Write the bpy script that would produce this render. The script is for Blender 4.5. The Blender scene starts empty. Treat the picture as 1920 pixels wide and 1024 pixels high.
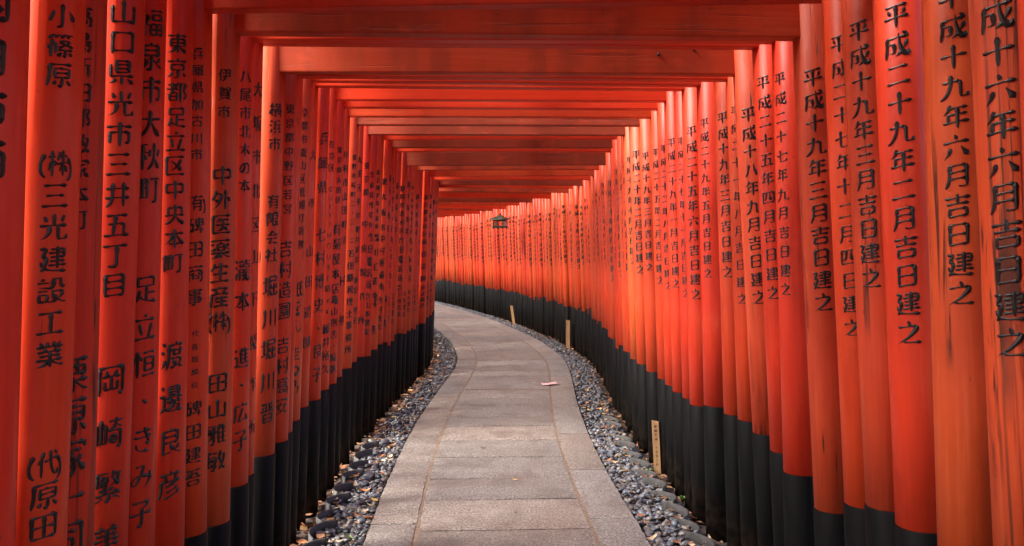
import bpy, bmesh, math, random
import numpy as np
from mathutils import Vector, Matrix

S = bpy.context.scene
COL = S.collection
rnd = random.Random(7)
R = math.radians

# ------------------------------------------------------------------ camera, sky, sun, exposure
cam = bpy.data.cameras.new('camera'); cam.lens = 30.0; cam.sensor_width = 36.0
cam.clip_start = 0.05; cam.clip_end = 500
co = bpy.data.objects.new('camera', cam); COL.objects.link(co)
co.location = (0, 0, 1.5); co.rotation_euler = (R(90 - 1.43), 0, 0)
S.camera = co

SUN_EL, SUN_AZ = 43.0, -111.0          # azimuth measured from straight ahead, negative = left
W = bpy.data.worlds.new('World'); S.world = W; W.use_nodes = True
wn = W.node_tree.nodes; wl = W.node_tree.links
sky = wn.new('ShaderNodeTexSky'); sky.sky_type = 'NISHITA'; sky.sun_disc = False
sky.sun_elevation = R(SUN_EL); sky.sun_rotation = R(SUN_AZ)
sky.dust_density = 3.0; sky.ozone_density = 0.6; sky.air_density = 0.8
bg = wn['Background']; bg.inputs[1].default_value = 0.15
wl.new(sky.outputs[0], bg.inputs[0])
sun = bpy.data.lights.new('sun', 'SUN'); sun.energy = 2.7; sun.angle = R(28); sun.color = (1, .93, .84)
so = bpy.data.objects.new('sun', sun); COL.objects.link(so)
sd = Vector((math.sin(R(SUN_AZ)) * math.cos(R(SUN_EL)), math.cos(R(SUN_AZ)) * math.cos(R(SUN_EL)), math.sin(R(SUN_EL))))
so.rotation_euler = sd.to_track_quat('Z', 'Y').to_euler(); so.location = (-6, 6, 12)
S.view_settings.view_transform = 'Standard'; S.view_settings.look = 'None'
S.view_settings.exposure = 2.64; S.view_settings.gamma = 1.0
S.cycles.max_bounces = 14; S.cycles.diffuse_bounces = 10; S.cycles.glossy_bounces = 4
S.cycles.use_denoising = True
S.cycles.sample_clamp_indirect = 8

# ------------------------------------------------------------------ helpers
def obj(name, me, mat, parent=None):
    o = bpy.data.objects.new(name, me); COL.objects.link(o)
    if mat is not None and len(me.materials) == 0: me.materials.append(mat)
    if parent: o.parent = parent
    return o
def tag(o, label=None, cat=None, group=None, kind=None):
    if label: o['label'] = label
    if cat: o['category'] = cat
    if group: o['group'] = group
    if kind: o['kind'] = kind
    return o
def empty(name, loc, rz=0, label=None, cat=None, group=None):
    o = bpy.data.objects.new(name, None); COL.objects.link(o)
    o.location = loc; o.rotation_euler = (0, 0, rz); o.empty_display_size = .2
    return tag(o, label, cat, group)
def mesh(name, vs, fs, smooth=False):
    me = bpy.data.meshes.new(name); me.from_pydata([tuple(v) for v in vs], [], fs)
    if smooth: me.polygons.foreach_set('use_smooth', [True] * len(me.polygons))
    me.update(); return me
def bm_mesh(name, bm, smooth=False):
    me = bpy.data.meshes.new(name); bm.to_mesh(me); bm.free()
    if smooth: me.polygons.foreach_set('use_smooth', [True] * len(me.polygons))
    return me
def add_box(bm, c, s, rot=None, bev=0.0):
    m = Matrix.Translation(c) @ (rot.to_4x4() if rot else Matrix.Identity(4)) @ Matrix.Diagonal((s[0], s[1], s[2], 1))
    r = bmesh.ops.create_cube(bm, size=1, matrix=m)
    if bev:
        es = list({e for v in r['verts'] for e in v.link_edges})
        bmesh.ops.bevel(bm, geom=es, offset=bev, segments=2, affect='EDGES', profile=.6)
def lathe(prof, n=24):
    vs = []; fs = []
    for r, z in prof:
        for k in range(n):
            a = 2 * math.pi * k / n; vs.append((r * math.cos(a), r * math.sin(a), z))
    for i in range(len(prof) - 1):
        for k in range(n):
            fs.append((i*n+k, i*n+(k+1) % n, (i+1)*n+(k+1) % n, (i+1)*n+k))
    fs.append(tuple(range(n))[::-1]); fs.append(tuple(range((len(prof)-1)*n, len(prof)*n)))
    return vs, fs
def fast_mesh(name, V, F, smooth=True, tint=None):
    """V (n,3) floats, F (m,k) ints, tint (n,3)"""
    me = bpy.data.meshes.new(name); k = F.shape[1]
    me.vertices.add(len(V)); me.vertices.foreach_set('co', V.astype(np.float32).ravel())
    me.loops.add(F.size); me.loops.foreach_set('vertex_index', F.astype(np.int32).ravel())
    me.polygons.add(len(F)); me.polygons.foreach_set('loop_start', np.arange(0, F.size, k, dtype=np.int32))
    me.polygons.foreach_set('use_smooth', np.full(len(F), smooth))
    me.update(calc_edges=True); me.validate()
    if tint is not None:
        at = me.color_attributes.new('tint', 'FLOAT_COLOR', 'POINT')
        c = np.ones((len(V), 4), np.float32); c[:, :3] = tint
        at.data.foreach_set('color', c.ravel())
    return me

# ------------------------------------------------------------------ materials
def new_mat(name):
    m = bpy.data.materials.new(name); m.use_nodes = True
    nt = m.node_tree; return m, nt, nt.nodes['Principled BSDF']
def N(nt, t, **kw):
    n = nt.nodes.new(t)
    for k, v in kw.items(): setattr(n, k, v)
    return n
def math_(nt, op, a, b=None):
    n = N(nt, 'ShaderNodeMath', operation=op)
    for i, v in enumerate((a, b)):
        if v is None: continue
        if isinstance(v, (int, float)): n.inputs[i].default_value = v
        else: nt.links.new(v, n.inputs[i])
    return n.outputs[0]
def mixc(nt, f, a, b, blend='MIX'):
    n = N(nt, 'ShaderNodeMix', data_type='RGBA', blend_type=blend)
    for i, v in ((0, f), (6, a), (7, b)):
        if isinstance(v, (int, float)): n.inputs[i].default_value = v
        elif isinstance(v, tuple): n.inputs[i].default_value = (*v, 1)
        else: nt.links.new(v, n.inputs[i])
    return n.outputs[2]
def ramp(nt, v, a, b, lo=0.0, hi=1.0):
    n = N(nt, 'ShaderNodeMapRange'); n.clamp = True
    nt.links.new(v, n.inputs[0])
    for i, x in ((1, a), (2, b), (3, lo), (4, hi)): n.inputs[i].default_value = x
    return n.outputs[0]
def noise(nt, vec, scale, detail=3, rough=.5, dist=0):
    n = N(nt, 'ShaderNodeTexNoise'); n.inputs['Scale'].default_value = scale
    n.inputs['Detail'].default_value = detail; n.inputs['Roughness'].default_value = rough
    n.inputs['Distortion'].default_value = dist
    nt.links.new(vec, n.inputs['Vector']); return n.outputs['Fac']
def mapping(nt, vec, sc):
    n = N(nt, 'ShaderNodeMapping'); n.inputs['Scale'].default_value = sc
    nt.links.new(vec, n.inputs['Vector']); return n.outputs[0]
def bump(nt, bsdf, h, strength, dist):
    n = N(nt, 'ShaderNodeBump'); n.inputs['Strength'].default_value = strength; n.inputs['Distance'].default_value = dist
    nt.links.new(h, n.inputs['Height']); nt.links.new(n.outputs[0], bsdf.inputs['Normal'])

def paint_mat(name, axis):
    """old vermilion paint on timber: the object's colour is its own paint, its alpha how weathered it is"""
    m, nt, p = new_mat(name)
    oi = N(nt, 'ShaderNodeObjectInfo'); tc = N(nt, 'ShaderNodeTexCoord')
    add = N(nt, 'ShaderNodeVectorMath', operation='ADD'); nt.links.new(tc.outputs['Object'], add.inputs[0])
    sc = N(nt, 'ShaderNodeVectorMath', operation='SCALE'); sc.inputs[0].default_value = (31, 17, 23)
    nt.links.new(oi.outputs['Random'], sc.inputs['Scale']); nt.links.new(sc.outputs[0], add.inputs[1])
    v = add.outputs[0]; w = oi.outputs['Alpha']
    lng = (30, 30, 1.3) if axis == 'z' else (1.3, 30, 30)
    fine = (70, 70, 2.2) if axis == 'z' else (2.2, 70, 70)
    big = noise(nt, v, 2.2, 3)
    grain = noise(nt, mapping(nt, v, lng), 1.0, 4, .6, .6)
    fg = noise(nt, mapping(nt, v, fine), 1.0, 3, .6, .3)
    col = mixc(nt, ramp(nt, big, .3, .7, 0, .30), oi.outputs['Color'], (0.45, 0.030, 0.010))
    # faded, browned paint
    fade = math_(nt, 'MULTIPLY', ramp(nt, noise(nt, mapping(nt, v, (3, 3, 1.1) if axis == 'z' else (3.5, 3, 3)), 1.0, 4, .6), .38, .66), math_(nt, 'MULTIPLY', w, .85))
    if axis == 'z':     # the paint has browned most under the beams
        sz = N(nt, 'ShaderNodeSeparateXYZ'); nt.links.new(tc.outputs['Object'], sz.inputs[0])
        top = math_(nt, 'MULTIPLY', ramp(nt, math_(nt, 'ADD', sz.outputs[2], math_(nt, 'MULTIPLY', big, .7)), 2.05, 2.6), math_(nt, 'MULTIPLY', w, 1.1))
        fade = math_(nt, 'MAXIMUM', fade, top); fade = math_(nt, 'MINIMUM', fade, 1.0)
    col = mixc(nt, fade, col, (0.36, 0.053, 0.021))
    # bleached fibre streaks
    pale = math_(nt, 'MULTIPLY', ramp(nt, fg, .56, .70), math_(nt, 'MULTIPLY', w, .35))
    col = mixc(nt, pale, col, (0.45, 0.20, 0.09))
    # drying cracks along the grain: only where the timber is old
    th = math_(nt, 'SUBTRACT', 1.0, math_(nt, 'MULTIPLY', w, .30))
    ck = N(nt, 'ShaderNodeMapRange'); nt.links.new(math_(nt, 'MULTIPLY', grain, 1.38), ck.inputs[0])
    nt.links.new(th, ck.inputs[1]); nt.links.new(math_(nt, 'ADD', th, .05), ck.inputs[2])
    crack = math_(nt, 'MULTIPLY', ck.outputs[0], ramp(nt, noise(nt, v, 3.1, 2), .42, .56))
    col = mixc(nt, math_(nt, 'MULTIPLY', crack, .9 if axis == 'z' else .35), col, (0.035, 0.016, 0.010))
    col = mixc(nt, ramp(nt, fg, .40, .62, .14, 0), col, (0.20, 0.020, 0.010))
    if axis == 'z':
        # short dark slits where the old timber has opened
        vo = N(nt, 'ShaderNodeTexVoronoi'); vo.inputs['Scale'].default_value = 1.0; nt.links.new(mapping(nt, v, (34, 34, 3.2)), vo.inputs['Vector'])
        sl = math_(nt, 'MULTIPLY', ramp(nt, vo.outputs['Distance'], .10, .17, 1, 0), ramp(nt, noise(nt, v, 4.0, 2), .52, .60))
        sl = math_(nt, 'MULTIPLY', sl, ramp(nt, w, .3, .5)); crack = math_(nt, 'MAXIMUM', crack, sl)
        col = mixc(nt, math_(nt, 'MULTIPLY', sl, .9), col, (0.030, 0.014, 0.010))
        # on the oldest posts the raised grain shows as long wavering lines
        wv = N(nt, 'ShaderNodeTexWave', wave_type='BANDS', bands_direction='X'); wv.inputs['Scale'].default_value = 21
        wv.inputs['Distortion'].default_value = 5.5; wv.inputs['Detail'].default_value = 2.5; wv.inputs['Detail Scale'].default_value = .35
        nt.links.new(mapping(nt, v, (1, .55, .10)), wv.inputs['Vector'])
        gl = math_(nt, 'MULTIPLY', ramp(nt, wv.outputs['Fac'], .86, .97), ramp(nt, w, .55, .8))
        gl = math_(nt, 'MULTIPLY', gl, ramp(nt, noise(nt, mapping(nt, v, (5, 5, 1.2)), 1.0, 3), .40, .56))
        crack = math_(nt, 'MAXIMUM', crack, math_(nt, 'MULTIPLY', gl, .7))
        col = mixc(nt, math_(nt, 'MULTIPLY', gl, .75), col, (0.06, 0.024, 0.014))
        # rubbed, slightly paler and dirtier patches on every post
        pt_ = noise(nt, mapping(nt, v, (6, 6, 2.0)), 1.0, 5, .65)
        col = mixc(nt, ramp(nt, pt_, .55, .72, 0, .40), col, (0.62, 0.10, 0.035))
        col = mixc(nt, ramp(nt, pt_, .30, .44, .38, 0), col, (0.30, 0.026, 0.012))
    # small chips and grime specks everywhere
    chip = ramp(nt, noise(nt, mapping(nt, v, (1, 1, .45) if axis == 'z' else (.45, 1, 1)), 55, 2), .735, .76, 0, .55)
    col = mixc(nt, chip, col, (0.10, 0.03, 0.018))
    if axis == 'x':    # rain streaks down the beam faces
        st = noise(nt, mapping(nt, v, (6, 1, .8)), 1.0, 4, .55)
        col = mixc(nt, math_(nt, 'MULTIPLY', ramp(nt, st, .44, .60), math_(nt, 'MULTIPLY', w, 1.0)), col, (0.19, 0.036, 0.018))
        sc2 = noise(nt, mapping(nt, v, (5, 2, 9)), 1.0, 5, .7)
        col = mixc(nt, ramp(nt, sc2, .56, .70, 0, .45), col, (0.62, 0.085, 0.035))
    nt.links.new(col, p.inputs['Base Color'])
    rr = math_(nt, 'ADD', ramp(nt, big, .3, .7, .34, .46), math_(nt, 'MULTIPLY', w, .22))
    nt.links.new(rr, p.inputs['Roughness']); p.inputs['Specular IOR Level'].default_value = .22
    hh = math_(nt, 'SUBTRACT', math_(nt, 'ADD', math_(nt, 'MULTIPLY', fg, .25), math_(nt, 'MULTIPLY', noise(nt, v, 9, 2), .6)), math_(nt, 'MULTIPLY', crack, 1.6))
    bump(nt, p, hh, .35, .004)
    return m
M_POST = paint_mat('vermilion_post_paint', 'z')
M_BEAM = paint_mat('vermilion_beam_paint', 'x')

def black_mat(name):
    m, nt, p = new_mat(name)
    tc = N(nt, 'ShaderNodeTexCoord'); oi = N(nt, 'ShaderNodeObjectInfo')
    add = N(nt, 'ShaderNodeVectorMath', operation='ADD'); nt.links.new(tc.outputs['Object'], add.inputs[0]); nt.links.new(oi.outputs['Random'], add.inputs[1])
    v = add.outputs[0]
    a = noise(nt, mapping(nt, v, (22, 22, 2)), 1, 4, .6)
    col = mixc(nt, ramp(nt, a, .4, .75), (0.0014, 0.0014, 0.0015), (0.0045, 0.0043, 0.0043))
    dust = ramp(nt, noise(nt, v, 180, 1), .74, .78, 0, .5)
    col = mixc(nt, dust, col, (0.05, 0.046, 0.042))
    sz = N(nt, 'ShaderNodeSeparateXYZ'); nt.links.new(tc.outputs['Object'], sz.inputs[0])
    mud = math_(nt, 'MULTIPLY', ramp(nt, sz.outputs[2], .02, .22, 1, 0), ramp(nt, noise(nt, v, 26, 4, .7), .40, .62, 0, .8))
    col = mixc(nt, mud, col, (0.035, 0.024, 0.017))
    nt.links.new(col, p.inputs['Base Color'])
    nt.links.new(ramp(nt, a, .3, .7, .42, .62), p.inputs['Roughness']); p.inputs['Specular IOR Level'].default_value = .085
    bump(nt, p, a, .25, .003)
    return m
M_BLACK = black_mat('black_base_paint')
def plain(name, c, rough=.6, metal=0.0, nscale=30, var=.25, bst=.2):
    m, nt, p = new_mat(name); tc = N(nt, 'ShaderNodeTexCoord')
    a = noise(nt, tc.outputs['Object'], nscale, 4, .6)
    nt.links.new(mixc(nt, ramp(nt, a, .3, .7), tuple(x*(1-var) for x in c), tuple(min(1, x*(1+var)) for x in c)), p.inputs['Base Color'])
    p.inputs['Roughness'].default_value = rough; p.inputs['Metallic'].default_value = metal
    if bst: bump(nt, p, a, bst, .003)
    return m
M_INK = plain('black_lacquer_lettering', (0.006, 0.0055, 0.0055), .34, 0, 120, .3, .3)
M_INK.node_tree.nodes['Principled BSDF'].inputs['Specular IOR Level'].default_value = .36

# ------------------------------------------------------------------ the course of the path (metres; y runs up the path)
CY = np.array([-6, 0, 2.5, 3.4, 4.4, 5.5, 7, 8.25, 9.4, 10.5, 11.4, 12.3, 13.4, 14.4, 15.6, 17.8, 19.8, 23, 25, 28, 32])
CX = np.array([.05, .03, .03, .01, -.03, -.08, -.105, -.09, -.05, -.01, -.005, -.05, -.17, -.30, -.52, -.98, -1.48, -2.40, -3.05, -4.1, -5.7])
_m = np.gradient(CX, CY)
def cx(y):
    i = int(np.clip(np.searchsorted(CY, y) - 1, 0, len(CY) - 2)); h = CY[i+1] - CY[i]; t = (y - CY[i]) / h
    return float((2*t**3-3*t*t+1)*CX[i] + (t**3-2*t*t+t)*h*_m[i] + (-2*t**3+3*t*t)*CX[i+1] + (t**3-t*t)*h*_m[i+1])
_yy = np.linspace(-6, 32, 1500); _xx = np.array([cx(y) for y in _yy])
_k = np.hanning(61); _k /= _k.sum(); _xs = np.convolve(np.pad(_xx, 30, mode='edge'), _k, 'valid')
_xs[:30] = _xx[:30]; _xs[-30:] = _xx[-30:]
def cx(y): return float(np.interp(y, _yy, _xs))
def head(y): return math.atan2(cx(y + .15) - cx(y - .15), .30)
def pt(y, d, z=0.0):
    th = head(y); return Vector((cx(y) + d*math.cos(th), y - d*math.sin(th), z))

# ------------------------------------------------------------------ ground and path
PATH_HALF = .735; CENTRE_HALF = .465
def soil_mat():
    m, nt, p = new_mat('leaf_litter_soil'); tc = N(nt, 'ShaderNodeTexCoord'); v = tc.outputs['Object']
    a = noise(nt, v, 14, 5, .7); b = noise(nt, v, 60, 3, .6)
    col = mixc(nt, ramp(nt, a, .35, .65), (0.016, 0.011, 0.008), (0.050, 0.028, 0.017))
    col = mixc(nt, ramp(nt, b, .60, .68), col, (0.09, 0.042, 0.018))
    nt.links.new(col, p.inputs['Base Color']); p.inputs['Roughness'].default_value = .95
    bump(nt, p, b, .8, .01); return m
M_SOIL = soil_mat()
gv = [(-60, -40, -.045), (60, -40, -.045), (60, 90, -.045), (-60, 90, -.045)]
tag(obj('ground', mesh('ground', gv, [(0, 1, 2, 3)]), M_SOIL), kind='structure')

def stone_mat():
    m, nt, p = new_mat('granite_paving'); tc = N(nt, 'ShaderNodeTexCoord'); v = tc.outputs['Object']
    at = N(nt, 'ShaderNodeAttribute'); at.attribute_name = 'tint'
    sp = noise(nt, v, 75, 3, .75); md = noise(nt, mapping(nt, v, (1, 1.6, 1)), 24, 5, .65); bg_ = noise(nt, v, 1.7, 3)
    col = mixc(nt, ramp(nt, sp, .38, .62), (0.050, 0.043, 0.037), (0.305, 0.282, 0.255))
    col = mixc(nt, ramp(nt, md, .40, .64, 0, .5), col, (0.095, 0.076, 0.064))
    col = mixc(nt, ramp(nt, bg_, .48, .66, 0, .35), col, (0.125, 0.088, 0.070))
    vor = N(nt, 'ShaderNodeTexVoronoi'); vor.inputs['Scale'].default_value = 5.5; nt.links.new(v, vor.inputs['Vector'])
    col = mixc(nt, ramp(nt, vor.outputs['Distance'], .035, .06, .45, 0), col, (0.06, 0.035, 0.025))
    stn = noise(nt, mapping(nt, v, (1, .7, 1)), 3.2, 5, .62, .4)      # old damp stains and tread dirt
    col = mixc(nt, ramp(nt, stn, .50, .64, 0, .55), col, (0.085, 0.066, 0.055))
    lt = noise(nt, v, 6.5, 4, .6); col = mixc(nt, ramp(nt, lt, .56, .70, 0, .28), col, (0.28, 0.265, 0.245))
    col = mixc(nt, 1.0, col, at.outputs['Color'], 'MULTIPLY')
    nt.links.new(col, p.inputs['Base Color']); p.inputs['Roughness'].default_value = .72
    hh = math_(nt, 'ADD', math_(nt, 'MULTIPLY', md, .9), math_(nt, 'MULTIPLY', sp, .25))
    bump(nt, p, hh, .7, .010); return m
M_STONE = stone_mat()
M_JOINT = plain('sandy_joint_dirt', (0.135, 0.095, 0.065), .95, 0, 60, .4, .5)
# bed under the slabs
ys = np.arange(-2.0, 30.01, .25); vs = []; fs = []
for y in ys:
    vs += [pt(y, -PATH_HALF + .015, -.002), pt(y, PATH_HALF - .015, -.002)]
fs = [(2*i, 2*i+1, 2*i+3, 2*i+2) for i in range(len(ys)-1)]
tag(obj('path_bed', mesh('path_bed', vs, fs), M_SOIL), kind='structure')
vs = []; fs = []
for d in (-CENTRE_HALF - .006, CENTRE_HALF + .006):      # sandy dirt filling the two long joints
    o = len(vs)
    for y in np.arange(-2.0, 30.01, .05):
        hz = .0075 + rnd.uniform(-.002, .001)
        vs += [pt(y, d - .016, hz), pt(y, d + .016, hz)]
    n = (len(vs) - o)//2
    fs += [(o+2*i, o+2*i+1, o+2*i+3, o+2*i+2) for i in range(n-1)]
tag(obj('path_joint_sand', mesh('path_joint_sand', vs, fs), M_JOINT), kind='structure')
PV = []; PF = []; PT = []
def slab(y0, y1, d0, d1, skew=0.0):
    g = .0055
    n = max(2, int((y1 - y0) / .07)); tz = rnd.uniform(-.0015, .0025); tl = rnd.uniform(-.002, .002)
    t = rnd.uniform(.82, 1.06); wm = rnd.uniform(-.02, .06); tint = (t*(1+wm), t, t*(1-wm))
    nd = max(2, int((d1-d0)/.07))
    rows = []
    o = len(PV)
    for i in range(n+1):
        f = i/n
        for j in range(nd+1):
            e = j/nd
            d = d0+g + (d1-d0-2*g)*e + (rnd.uniform(-.004, .004) if (j in (0, nd)) else 0)
            sk = skew*(e-.5)
            y = y0+g + (y1-y0-2*g)*f + sk + (rnd.uniform(-.004, .004) if i in (0, n) else 0)
            edge = (i in (0, n)) + (j in (0, nd))
            z = .012 + tz + tl*(e-.5) - (.004 if edge else 0)
            PV.append(pt(y, d, z)); PT.append(tint)
    st = nd+1
    for i in range(n):
        for j in range(nd):
            a = o+i*st+j; PF.append((a, a+1, a+st+1, a+st))
    rim = [o+j for j in range(nd+1)] + [o+i*st+nd for i in range(1, n+1)] + [o+n*st+j for j in range(nd-1, -1, -1)] + [o+i*st for i in range(n-1, 0, -1)]
    b = len(PV)
    for k in rim: PV.append(PV[k] - Vector((0, 0, .05))); PT.append(tint)
    L = len(rim)
    for k in range(L):
        PF.append((rim[k], b+k, b+(k+1) % L, rim[(k+1) % L]))
def runs(known, y0, y1, lo, hi):
    r = list(known)
    while r[0] > y0: r.insert(0, r[0] - rnd.uniform(lo, hi))
    while r[-1] < y1: r.append(r[-1] + rnd.uniform(lo, hi))
    return r
cj = runs([4.54, 5.10, 5.58, 6.16, 6.72, 7.27, 7.68, 8.25], -1.5, 29, .42, .6)
for a, b in zip(cj, cj[1:]): slab(a, b, -CENTRE_HALF, CENTRE_HALF, rnd.uniform(-.01, .03))
lj = runs([4.66, 5.70, 6.84], -1.5, 29, .9, 1.2)
for a, b in zip(lj, lj[1:]): slab(a, b, -PATH_HALF, -CENTRE_HALF - .012)
rj = runs([4.71, 5.79, 6.95, 8.16, 9.26, 10.2, 11.2], -1.5, 29, .9, 1.2)
for a, b in zip(rj, rj[1:]): slab(a, b, CENTRE_HALF + .012, PATH_HALF)
V = np.array([tuple(v) for v in PV]); F = np.array(PF)
tag(obj('path', fast_mesh('path', V, F, False, np.array(PT)), M_STONE), kind='structure')

# ------------------------------------------------------------------ pebbles
def pebble_mat():
    m, nt, p = new_mat('river_pebbles'); at = N(nt, 'ShaderNodeAttribute'); at.attribute_name = 'tint'
    tc = N(nt, 'ShaderNodeTexCoord'); a = noise(nt, tc.outputs['Object'], 90, 4, .6)
    nt.links.new(mixc(nt, ramp(nt, a, .3, .7, 0, .5), at.outputs['Color'], (0.05, 0.045, 0.045)), p.inputs['Base Color'])
    p.inputs['Roughness'].default_value = .42; bump(nt, p, a, .3, .003); return m
M_PEB = pebble_mat()
def ico(sub):
    bm = bmesh.new(); bmesh.ops.create_icosphere(bm, subdivisions=sub, radius=1)
    v = np.array([x.co[:] for x in bm.verts]); f = np.array([[q.index for q in p.verts] for p in bm.faces]); bm.free(); return v, f
def pebbles(name, side, seed):
    rg = np.random.default_rng(seed); VV = []; FF = []; TT = []; o = 0
    for (ya, yb, sub, dens) in ((2.4, 4.0, 1, 1300), (4.0, 7.0, 2, 1650), (7.0, 12.5, 1, 1350), (12.5, 27.0, 1, 850)):
        iv, if_ = ico(sub); n = int((yb-ya)*.31*dens)
        for _ in range(n):
            y = rg.uniform(ya, yb); d = side*(PATH_HALF + rg.uniform(.006, .30 if side > 0 else .275))
            s = rg.lognormal(math.log(.0158), .32); s = min(s, .034)
            sc = np.array([s*rg.uniform(1.0, 1.45), s*rg.uniform(.75, 1.0), s*rg.uniform(.42, .65)])
            if abs(d) - PATH_HALF < s*1.15: d = side*(PATH_HALF + s*1.2)
            a, b, c = rg.uniform(0, 6.28), rg.normal(0, .35), rg.normal(0, .35)
            rot = np.array((Matrix.Rotation(a, 3, 'Z') @ Matrix.Rotation(b, 3, 'X') @ Matrix.Rotation(c, 3, 'Y')))
            q = iv*sc
            q = q*(1 + .12*np.sin(iv[:, [0]]*rg.uniform(1.5, 3)+rg.uniform(0, 6)) + .08*np.sin(iv[:, [1]]*3+rg.uniform(0, 6)))
            P = pt(y, d, rg.uniform(-.040, -.004))
            VV.append(q @ rot.T + np.array(P)); FF.append(if_ + o); o += len(iv)
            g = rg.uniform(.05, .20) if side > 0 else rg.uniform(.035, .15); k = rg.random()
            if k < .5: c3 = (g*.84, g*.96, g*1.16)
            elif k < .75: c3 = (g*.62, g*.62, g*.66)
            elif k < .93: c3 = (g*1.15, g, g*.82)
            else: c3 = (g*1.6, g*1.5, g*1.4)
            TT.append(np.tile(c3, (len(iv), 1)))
    me = fast_mesh(name, np.concatenate(VV), np.concatenate(FF), True, np.concatenate(TT))
    return tag(obj(name, me, M_PEB), kind='stuff')
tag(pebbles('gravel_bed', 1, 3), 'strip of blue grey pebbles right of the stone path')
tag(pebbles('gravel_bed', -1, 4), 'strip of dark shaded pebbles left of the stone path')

# dead leaves and crumbled litter lying at the feet of the posts
def litter_mat():
    m, nt, p = new_mat('dead_leaf_litter'); at = N(nt, 'ShaderNodeAttribute'); at.attribute_name = 'tint'
    nt.links.new(at.outputs['Color'], p.inputs['Base Color']); p.inputs['Roughness'].default_value = .75; return m
M_LITTER = litter_mat()
def litter(side, seed, n):
    rg = np.random.default_rng(seed); VV = []; FF = []; TT = []; o = 0
    for _ in range(n):
        y = 2.6 + 17*rg.random()**1.3; d = side*(PATH_HALF + .24 + abs(rg.normal(0, .11)))
        if rg.random() < .12: d = side*(PATH_HALF + rg.uniform(.02, .3))
        L = rg.uniform(.010, .036); wd = L*rg.uniform(.35, .7); cu = rg.uniform(-.4, .6)
        q = np.array([[-L, 0, cu*L*.4], [-.3*L, -wd, 0], [-.3*L, wd, cu*wd*.5], [.4*L, -wd*.8, 0], [.4*L, wd*.8, cu*wd*.5], [L, 0, cu*L*.4]])
        rot = np.array(Matrix.Rotation(rg.uniform(0, 6.28), 3, 'Z') @ Matrix.Rotation(rg.normal(0, .35), 3, 'X'))
        VV.append(q @ rot.T + np.array(pt(y, d, rg.uniform(-.036, -.012) if abs(d) > PATH_HALF + .26 else rg.uniform(-.008, .006))))
        FF.append(np.array([[0, 1, 2], [1, 3, 2], [2, 3, 4], [3, 5, 4]]) + o); o += 6
        c = [(0.10, 0.045, 0.02), (0.16, 0.07, 0.03), (0.05, 0.028, 0.016), (0.24, 0.13, 0.05), (0.22, 0.08, 0.03)][rg.integers(0, 5)]
        TT.append(np.tile(np.array(c)*rg.uniform(.7, 1.2), (6, 1)))
    me = fast_mesh('leaf_litter', np.concatenate(VV), np.concatenate(FF), True, np.concatenate(TT))
    return tag(obj('leaf_litter', me, M_LITTER), 'brown leaf litter at the feet of the %s posts' % ('right' if side > 0 else 'left'), kind='stuff')
litter(1, 11, 1900); litter(-1, 12, 2800)

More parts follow.
